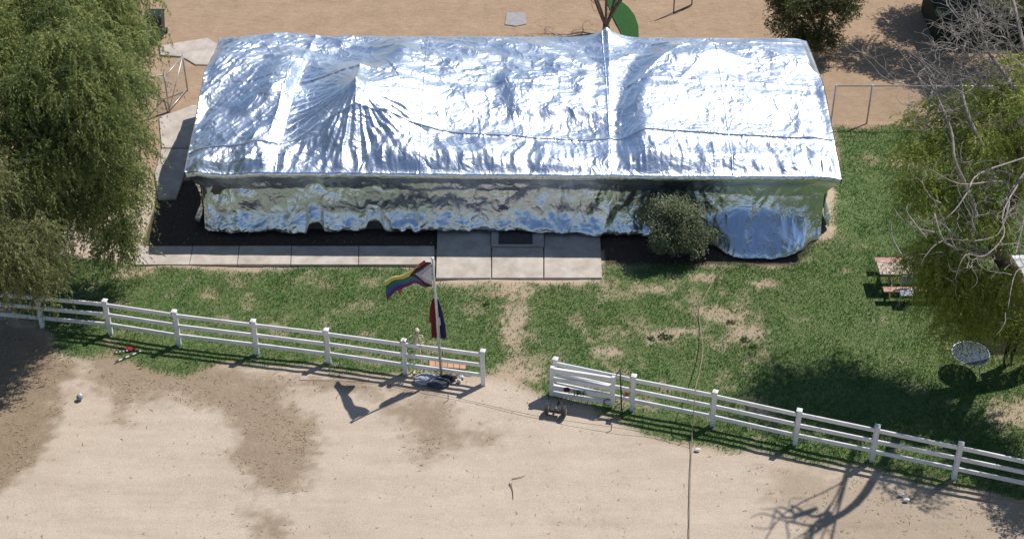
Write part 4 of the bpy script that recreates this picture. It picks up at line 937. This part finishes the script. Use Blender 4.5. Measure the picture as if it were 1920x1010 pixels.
# white canopy at the right edge
cc = G(1945, 505, 2.1); cn = empty('canopy', (cc.x, cc.y, 0), 'mottled white canopy at the right edge behind the willow trunk', 'canopy')
hw = 1.45; z0, zt = 2.0, 2.55; n = 12; m = MB()
for k in range(4):
    a0 = k * math.pi / 2 + math.pi / 4; p0 = V(cc.x + hw * 1.05 * math.cos(a0), cc.y + hw * .85 * math.sin(a0), z0); a1 = a0 + math.pi / 2
    p1 = V(cc.x + hw * 1.05 * math.cos(a1), cc.y + hw * .85 * math.sin(a1), z0); tp_ = V(cc.x, cc.y, zt)
    m2 = MB(); vs = []; fs = []
    for j in range(9):
        for i in range(9):
            s1 = j / 8; q = p0.lerp(p1, i / 8).lerp(tp_, s1); q.z -= .10 * math.sin(math.pi * s1) * .7 + .02 * math.sin(i * 2.1 + j); vs.append(q)
    fs = [(j * 9 + i, j * 9 + i + 1, (j + 1) * 9 + i + 1, (j + 1) * 9 + i) for j in range(8) for i in range(8)]
    m2.add(vs, fs); m2.build('roof_panel', M['white'], cn, True)
    m3 = MB(); vs = []
    for i in range(25):
        q = p0.lerp(p1, i / 24); vs += [q, q + V(0, 0, -.20 - .05 * abs(math.sin(i * math.pi / 4)))]
    m3.add(vs, [(2 * i, 2 * i + 1, 2 * i + 3, 2 * i + 2) for i in range(24)]); m3.build('valance', M['white'], cn)
    MB().tube([(p0.x, p0.y, 0), p0], .025, 8).build('leg', M['galv'], cn)

# ------------------------------------------------------------------ person in dark clothes
def skin_body(name, pts, edges, rad, mat, parent, root=0, sub=1):
    me = bpy.data.meshes.new(name); off = parent.location; me.from_pydata([tuple(Vector(p) - off) for p in pts], edges, []); o = link(bpy.data.objects.new(name, me), parent)
    md = o.modifiers.new('s', 'SKIN'); sb = o.modifiers.new('d', 'SUBSURF'); sb.levels = sub; sb.render_levels = sub
    for i, v_ in enumerate(me.skin_vertices[0].data): v_.radius = (rad[i], rad[i]); v_.use_root = (i == root)
    md.use_smooth_shade = True; me.materials.append(mat); return o
b = G(1888, 683); pr = empty('person', b, 'person in black clothes with a pale belt standing under the willow', 'person')
def q(x, y, z): return b + V(x, y, z)
pts = [q(0, 0, .95), q(0, 0, 1.10), q(.02, 0, 1.32), q(.03, 0, 1.46), q(.03, -.01, 1.56),
       q(-.10, 0, .90), q(-.11, -.03, .50), q(-.11, .02, .09), q(-.12, -.13, .05), q(.10, 0, .90), q(.11, .02, .50), q(.11, .04, .09), q(.12, -.10, .05),
       q(-.17, 0, 1.40), q(-.25, .02, 1.14), q(-.20, -.12, .93), q(.22, 0, 1.40), q(.29, .03, 1.14), q(.26, -.04, .90)]
ed = [(0, 1), (1, 2), (2, 3), (3, 4), (0, 5), (5, 6), (6, 7), (7, 8), (0, 9), (9, 10), (10, 11), (11, 12), (2, 13), (13, 14), (14, 15), (2, 16), (16, 17), (17, 18)]
skin_body('body', pts, ed, [.15, .14, .17, .08, .055, .095, .072, .05, .045, .095, .072, .05, .045, .075, .052, .036, .075, .052, .036], M['darkcloth'], pr, 0, 2)
m = MB(); m.ball(q(.03, -.02, 1.67), (.078, .098, .118), 14, 10); m.ball(q(.03, -.118, 1.66), (.014, .022, .022), 6, 5); m.build('head', M['skin'], pr, True)
m = MB(); m.ball(q(.03, .012, 1.705), (.092, .105, .108), 14, 10); m.tube([q(.03, .07, 1.72), q(.03, .10, 1.6), q(.03, .09, 1.48)], [.07, .075, .04], 8); m.build('hair', M['hair'], pr, True)
MB().tube([q(.165 * math.cos(t * math.pi / 10), .13 * math.sin(t * math.pi / 10), 1.02) for t in range(21)], .02, 6, cap=False).build('belt', M['belt'], pr, True)
for hx, hy, hz in ((-.20, -.13, .90), (.26, -.05, .87)):
    m = MB(); m.ball(q(hx, hy, hz), (.035, .02, .05), 8, 6)
    for k in range(4): fx = -.027 + k * .018; m.tube([q(hx + fx, hy, hz - .03), q(hx + fx, hy - .008, hz - .075 - (.01 if k in (1, 2) else 0)), q(hx + fx, hy - .02, hz - .10 - (.012 if k in (1, 2) else 0))], [.0095, .0085, .007], 6)
    m.tube([q(hx + (.03 if hx < 0 else -.03), hy, hz + .01), q(hx + (.048 if hx < 0 else -.048), hy - .01, hz - .03)], [.011, .008], 6); m.build('hand', M['skin'], pr, True)

# ------------------------------------------------------------------ life-size toy skeleton behind the fence
fpnt = G(783, 703); b = V(fpnt.x, fpnt.y + .17, 0)
sk = empty('skeleton_figure', b, 'life-size plastic skeleton leaning over the top rail beside the flagpole', 'skeleton decoration')
m = MB(); m.ball(b + V(.03, -.02, 1.66), (.082, .10, .095), 14, 10); m.box(b + V(.03, -.06, 1.575), (.09, .09, .05), ch=.015)
m.build('skull', M['bone'], sk, True)
MB().ball(b + V(.0, -.112, 1.665), (.02, .012, .022), 8, 6).build('eye_socket', M['black'], sk); MB().ball(b + V(.06, -.112, 1.665), (.02, .012, .022), 8, 6).build('eye_socket', M['black'], sk)
m = MB(); m.tube([b + V(.03, .02, 1.58), b + V(.02, .04, 1.4), b + V(0, .02, 1.15), b + V(0, .0, .95)], .022, 7); m.build('spine', M['bone'], sk, True)
m = MB()
for k in range(6):
    z_ = 1.44 - k * .052; w = .125 + .02 * math.sin(k * .7); m.tube([b + V(.015 + w * math.cos(t * math.pi / 8), -.03 + .085 * math.sin(t * math.pi / 8), z_ - .02 * math.sin(t * math.pi / 8)) for t in range(17)], .010, 5, cap=False)
m.build('rib_cage', M['bone'], sk, True)
for s_, el, ha in ((-1, V(-.30, -.02, 1.30), V(-.38, -.13, 1.42)), (1, V(.24, -.06, 1.26), V(.13, -.19, 1.27))):
    shd = b + V(s_ * .16 + .02, 0, 1.46); m = MB(); m.tube([b + V(.02, 0, 1.48), shd], .018, 6); m.tube([shd, shd.lerp(b + el, .5), b + el], [.026, .017, .024], 7); m.tube([b + el, b + ha], [.02, .015], 6)
    for k in range(5): m.tube([b + ha, b + ha + V(-.03 + k * .015, -.05, -.03), b + ha + V(-.035 + k * .0175, -.06, -.08)], .006, 5)
    m.build('arm', M['bone'], sk, True)
m = MB(); m.ball(b + V(0, 0, .93), (.13, .06, .09), 12, 8); m.build('pelvis', M['bone'], sk, True)
for s_ in (-1, 1):
    m = MB(); m.tube([b + V(s_ * .09, 0, .90), b + V(s_ * .10, -.02, .70), b + V(s_ * .11, -.03, .50)], [.03, .019, .03], 7); m.tube([b + V(s_ * .11, -.03, .48), b + V(s_ * .11, 0, .28), b + V(s_ * .11, .01, .07)], [.028, .017, .022], 7)
    m.box(b + V(s_ * .11, -.06, .03), (.07, .2, .05), ch=.012); m.build('leg', M['bone'], sk, True)

# ------------------------------------------------------------------ things at the pole foot and along the fence
def crumpled(name, c, d, mat, lab, cat, seed, fr=2.2):
    r = random.Random(seed); o1, o2 = r.uniform(0, 9), r.uniform(0, 9)
    def fn(v): return .72 + .5 * ridged(np.array([v.x * fr + o1]), np.array([v.y * fr + v.z * 1.7 + o2]), seed, 3)[0]
    return tag(MB().ball(c, d, 26, 16, fn=fn).build(name, mat, None, False), lab, cat)
c = G(801, 716); crumpled('tarp_bundle', V(c.x, c.y, .12), (.42, .2, .15), M['cloth'], 'crumpled pale grey cloth heap lying left of the flagpole foot', 'cloth', 21)
c = G(822, 722); crumpled('dark_bundle', V(c.x, c.y, .10), (.36, .19, .12), noisy('dark_blue_cloth', (.02, .022, .03), (.08, .09, .12), 7, .85, .3, 20), 'dark crumpled cloth heap at the flagpole foot', 'cloth', 22)
c = G(838, 712); crumpled('dry_bouquet', V(c.x, c.y, .09), (.3, .14, .10), M['black'], 'dark withered heap right of the flagpole foot', 'heap', 23)
c = G(866, 709); crumpled('white_stone', V(c.x, c.y, .06), (.075, .06, .06), M['white'], 'upper of two small white lumps near the left fence end', 'stone', 24, 1.2)
c = G(861, 716); crumpled('white_stone', V(c.x, c.y, .05), (.07, .06, .06), M['white'], 'lower of two small white lumps near the left fence end', 'stone', 25, 1.2)
bd_ = gp((805, 672), (874, 679), (873, 694), (805, 688)); bb = MB()
rt = empty('brick_pad', ((bd_[0][0] + bd_[2][0]) / 2, (bd_[0][1] + bd_[2][1]) / 2, 0), 'flat row of terracotta pavers on the lawn behind the fence end', 'paver pad')
for k in range(6):
    a = [Vector((*p, 0)) for p in bd_]; l0, l1 = a[0].lerp(a[1], k / 6 + .006), a[0].lerp(a[1], (k + 1) / 6 - .006); l3, l2 = a[3].lerp(a[2], k / 6 + .006), a[3].lerp(a[2], (k + 1) / 6 - .006)
    MB().prism([(p.x, p.y) for p in (l3, l2, l1, l0)], -.03, .06).build('paver', M['redclay'], rt)
MB().tube([G(787, 702, .05), G(792, 695, .12), G(800, 691, .2), G(812, 695, .2), G(825, 702, .1), G(850, 708, .03), G(868, 700, .06), G(880, 701, .1)], .014, 6)
m = MB(); limb(m, [G(787, 704, .03), G(790, 697, .06), G(800, 691, .12), G(812, 694, .12), G(826, 702, .05), G(846, 706, .03), G(866, 700, .05), G(884, 703, .03)], .016, .014, 6, 4)
tag(m.build('hose', M['rubber'], None, True), 'thin black hose looping on the ground behind the flagpole', 'hose')
# wheeled axle
b = G(1042, 777); ax = empty('wheel_dolly', b, 'small dark two-wheeled axle dolly lying in the gate shadow', 'dolly'); dd = V(.97, -.24, 0).normalized()
for s_ in (-1, 1):
    m = MB(); cpt = b + dd * s_ * .27 + V(0, 0, .19); m.tube([cpt - dd * .05, cpt - dd * .035, cpt + dd * .035, cpt + dd * .05], [.15, .19, .19, .15], 18); w = m.build('wheel', M['rubber'], ax, False)
    m = MB(); m.tube([cpt - dd * .055, cpt + dd * .055], .085, 14); m.build('hub', M['galv'], w)
MB().tube([b - dd * .22 + V(0, 0, .19), b + dd * .22 + V(0, 0, .19)], .03, 8).build('axle', M['black'], ax)
m = MB(); nv_ = V(.24, .97, 0); m.box(b + V(0, 0, .24), (.34, .26, .08), math.atan2(dd.y, dd.x), ch=.01); m.bar(b + V(0, 0, .2), b + nv_ * .45 + V(0, 0, .12), .05, .05); m.build('bed', M['black'], ax)
MB().ball(b + V(0, -.05, .31), .03, 8, 6).build('hitch_ball', M['galv'], ax, True)
# leaning black stand
b = G(1166, 785); ps = empty('leaning_pole', b, 'black metal pole with hooks leaning against the right fence', 'pole')
tpz = G(1163, 695, 1.42); MB().tube([b, b.lerp(tpz, .5), tpz], .022, 7).build('pole', M['black'], ps, True)
MB().tube([b + V(-.28, .28, .0), b + V(-.15, .3, .28), b + V(-.02, .28, .42)], .014, 6).build('brace', M['black'], ps)
MB().tube([tpz + V(-.12, -.02, -.15), tpz + V(-.03, 0, .02), tpz + V(0, 0, .06)], .016, 6).build('hook', M['black'], ps)
c = G(1140, 752, .25); m = MB()
m.tube([V(c.x + .13 * math.cos(t * math.pi / 8), c.y, .22 + .13 * math.sin(t * math.pi / 8)) for t in range(17)], .014, 5, cap=False); tag(m.build('wire_ring', M['black'], None, True), 'small dark wire ring hanging at the foot of the gate post', 'ring')
# ornaments along the gate
gd = dv; gbase = ga + V(gd.y, -gd.x, 0) * .06
p = gbase + gd * .48; crumpled('ornament', V(p.x, p.y - .01, .46), (.10, .05, .08), noisy('dark_red', (.03, .004, .006), (.16, .02, .03), 14, .6, .1), 'dark red and black ornament fixed to the gate', 'ornament', 31, 3)
def garland(p, n, s, seed):
    r = np.random.default_rng(seed); P = np.array(p) + r.normal(0, 1, (n, 3)) * np.array((s, .03, .045)); d = crumpled_unit(n, r)
    v, f = leafquads(P, d, .07 * r.uniform(.6, 1.3, n), .035 * r.uniform(.7, 1.3, n), r); t = r.random(n)
    c = np.where((t < .68)[:, None], np.array((.05, .13, .03)), np.array((.72, .70, .62))); 
    return npmesh('garland', v, f, M['leaf'], attr={'col': np.repeat(np.concatenate([c, np.ones((n, 1))], 1), 4, 0)})
p = gbase + gd * .88; tag(garland((p.x, p.y - .03, .42), 150, .14, 5), 'green and white flower garland draped on the gate', 'garland')
for k, t in enumerate((1.38, 1.62)):
    p = gbase + gd * t; tag(MB().box((p.x, p.y, .50), (.05, .03, .12), ch=.01).build('white_clip', M['vinyl']), ('white clip on the gate nearer the garland', 'white clip on the gate nearer the hinge post')[k], 'clip')
c = G(1175, 738, .5); tag(MB().box((c.x, c.y, .5), (.10, .05, .16), .1, ch=.02).build('red_box', M['red']), 'small red box hanging on the fence beside the gate', 'box')
# string line on pegs
m = MB(); pts = [G(560, 712, .03), G(690, 716, .04), G(840, 742, .05), G(1000, 778, .05), G(1147, 800, .12), G(1215, 812, .06), G(1300, 836, .03)]
m.tube(smooth_path(pts, 4), .008, 4); tag(m.build('string_line', M['twig_brown'], None, True), 'thin string line running along the dirt before the gate opening', 'string')
for (x, y, lab) in ((840, 750, 'short brown peg in the dirt below the flagpole'), (1146, 804, 'short pale topped peg in the dirt below the gate')):
    p = G(x, y); pg = empty('peg', p, lab, 'peg'); MB().tube([p + V(0, 0, -.05), p + V(.01, 0, .22)], .014, 6).build('shaft', M['wood'], pg); MB().ball(p + V(.01, 0, .23), .022, 8, 5).build('cap', M['vinyl'] if x > 1000 else M['wood'], pg)
# cable draped over the fence and across the lawn
fx = G(1298, 815); zc = 1.27
pts = [G(1289, 1080, .02), G(1292, 1010, .02), G(1294, 900, .02), G(1297, 835, .05), G(1298, 806, .25), G(1302, 755, 1.0), G(1305, 722, 1.29), G(1311, 700, .9), G(1318, 655, .35), G(1314, 620, .1), G(1311, 580, .05), G(1330, 540, .05), G(1345, 515, .05), G(1370, 497, .05)]
m = MB(); m.tube(smooth_path(pts, 4), .014, 6); tag(m.build('cable', M['wood'], None, True), 'thin brown cable crossing the dirt, the right fence and the lawn', 'cable')
# ball, red thing and striped sticks on the left
p = G(150, 748); bl_ = empty('ball', p, 'small blue-grey ball with a white cap lying on the left dirt', 'ball'); MB().ball(p + V(0, 0, .09), .10, 14, 10).build('shell', noisy('blue_grey', (.12, .15, .2), (.3, .35, .42), 9, .5, 0), bl_, True); MB().ball(p + V(.03, .02, .15), .055, 10, 7).build('cap', M['vinyl'], bl_, True)
p = G(245, 655); crumpled('red_scrap', V(p.x, p.y, .05), (.15, .10, .06), M['red'], 'bright red crumpled scrap in the fence shadow on the left', 'scrap', 41)
def stick(a, b, lab):
    a = Vector(a); b = Vector(b); m = MB(); n = 8
    for k in range(n): m.tube([a.lerp(b, k / n), a.lerp(b, (k + 1) / n)], .022, 6, mi=k % 2)
    tag(m.build('striped_stick', [M['vinyl'], M['black']]), lab, 'stick')
stick(G(268, 656, .04), G(216, 678, .03), 'longer black and white striped stick below the red scrap'); stick(G(240, 657, .05), G(214, 661, .03), 'shorter black and white striped stick left of the red scrap')
m = MB(); limb(m, [G(955, 905, .02), G(961, 918, .03), G(962, 935, .02)], .016, .008, 5); tag(m.build('twig', M['twig_brown'], None, True), 'lone curved twig lying on the pale dirt', 'twig')
m = MB(); limb(m, [G(960, 897, .02), G(975, 894, .03), G(985, 890, .02)], .014, .006, 5); tag(m.build('twig', M['twig_brown'], None, True), 'short straight twig above the curved one on the dirt', 'twig')
for k, (x, y, lab) in enumerate([(1308, 843, 'white litter scrap left of the weeds under the right fence'), (1690, 927, 'upper of two white litter scraps on the right verge'), (1700, 937, 'lower of two white litter scraps on the right verge')]):
    p = G(x, y); crumpled('litter', V(p.x, p.y, .03), (.09, .05, .03), M['white'], lab, 'litter', 60 + k, 2)
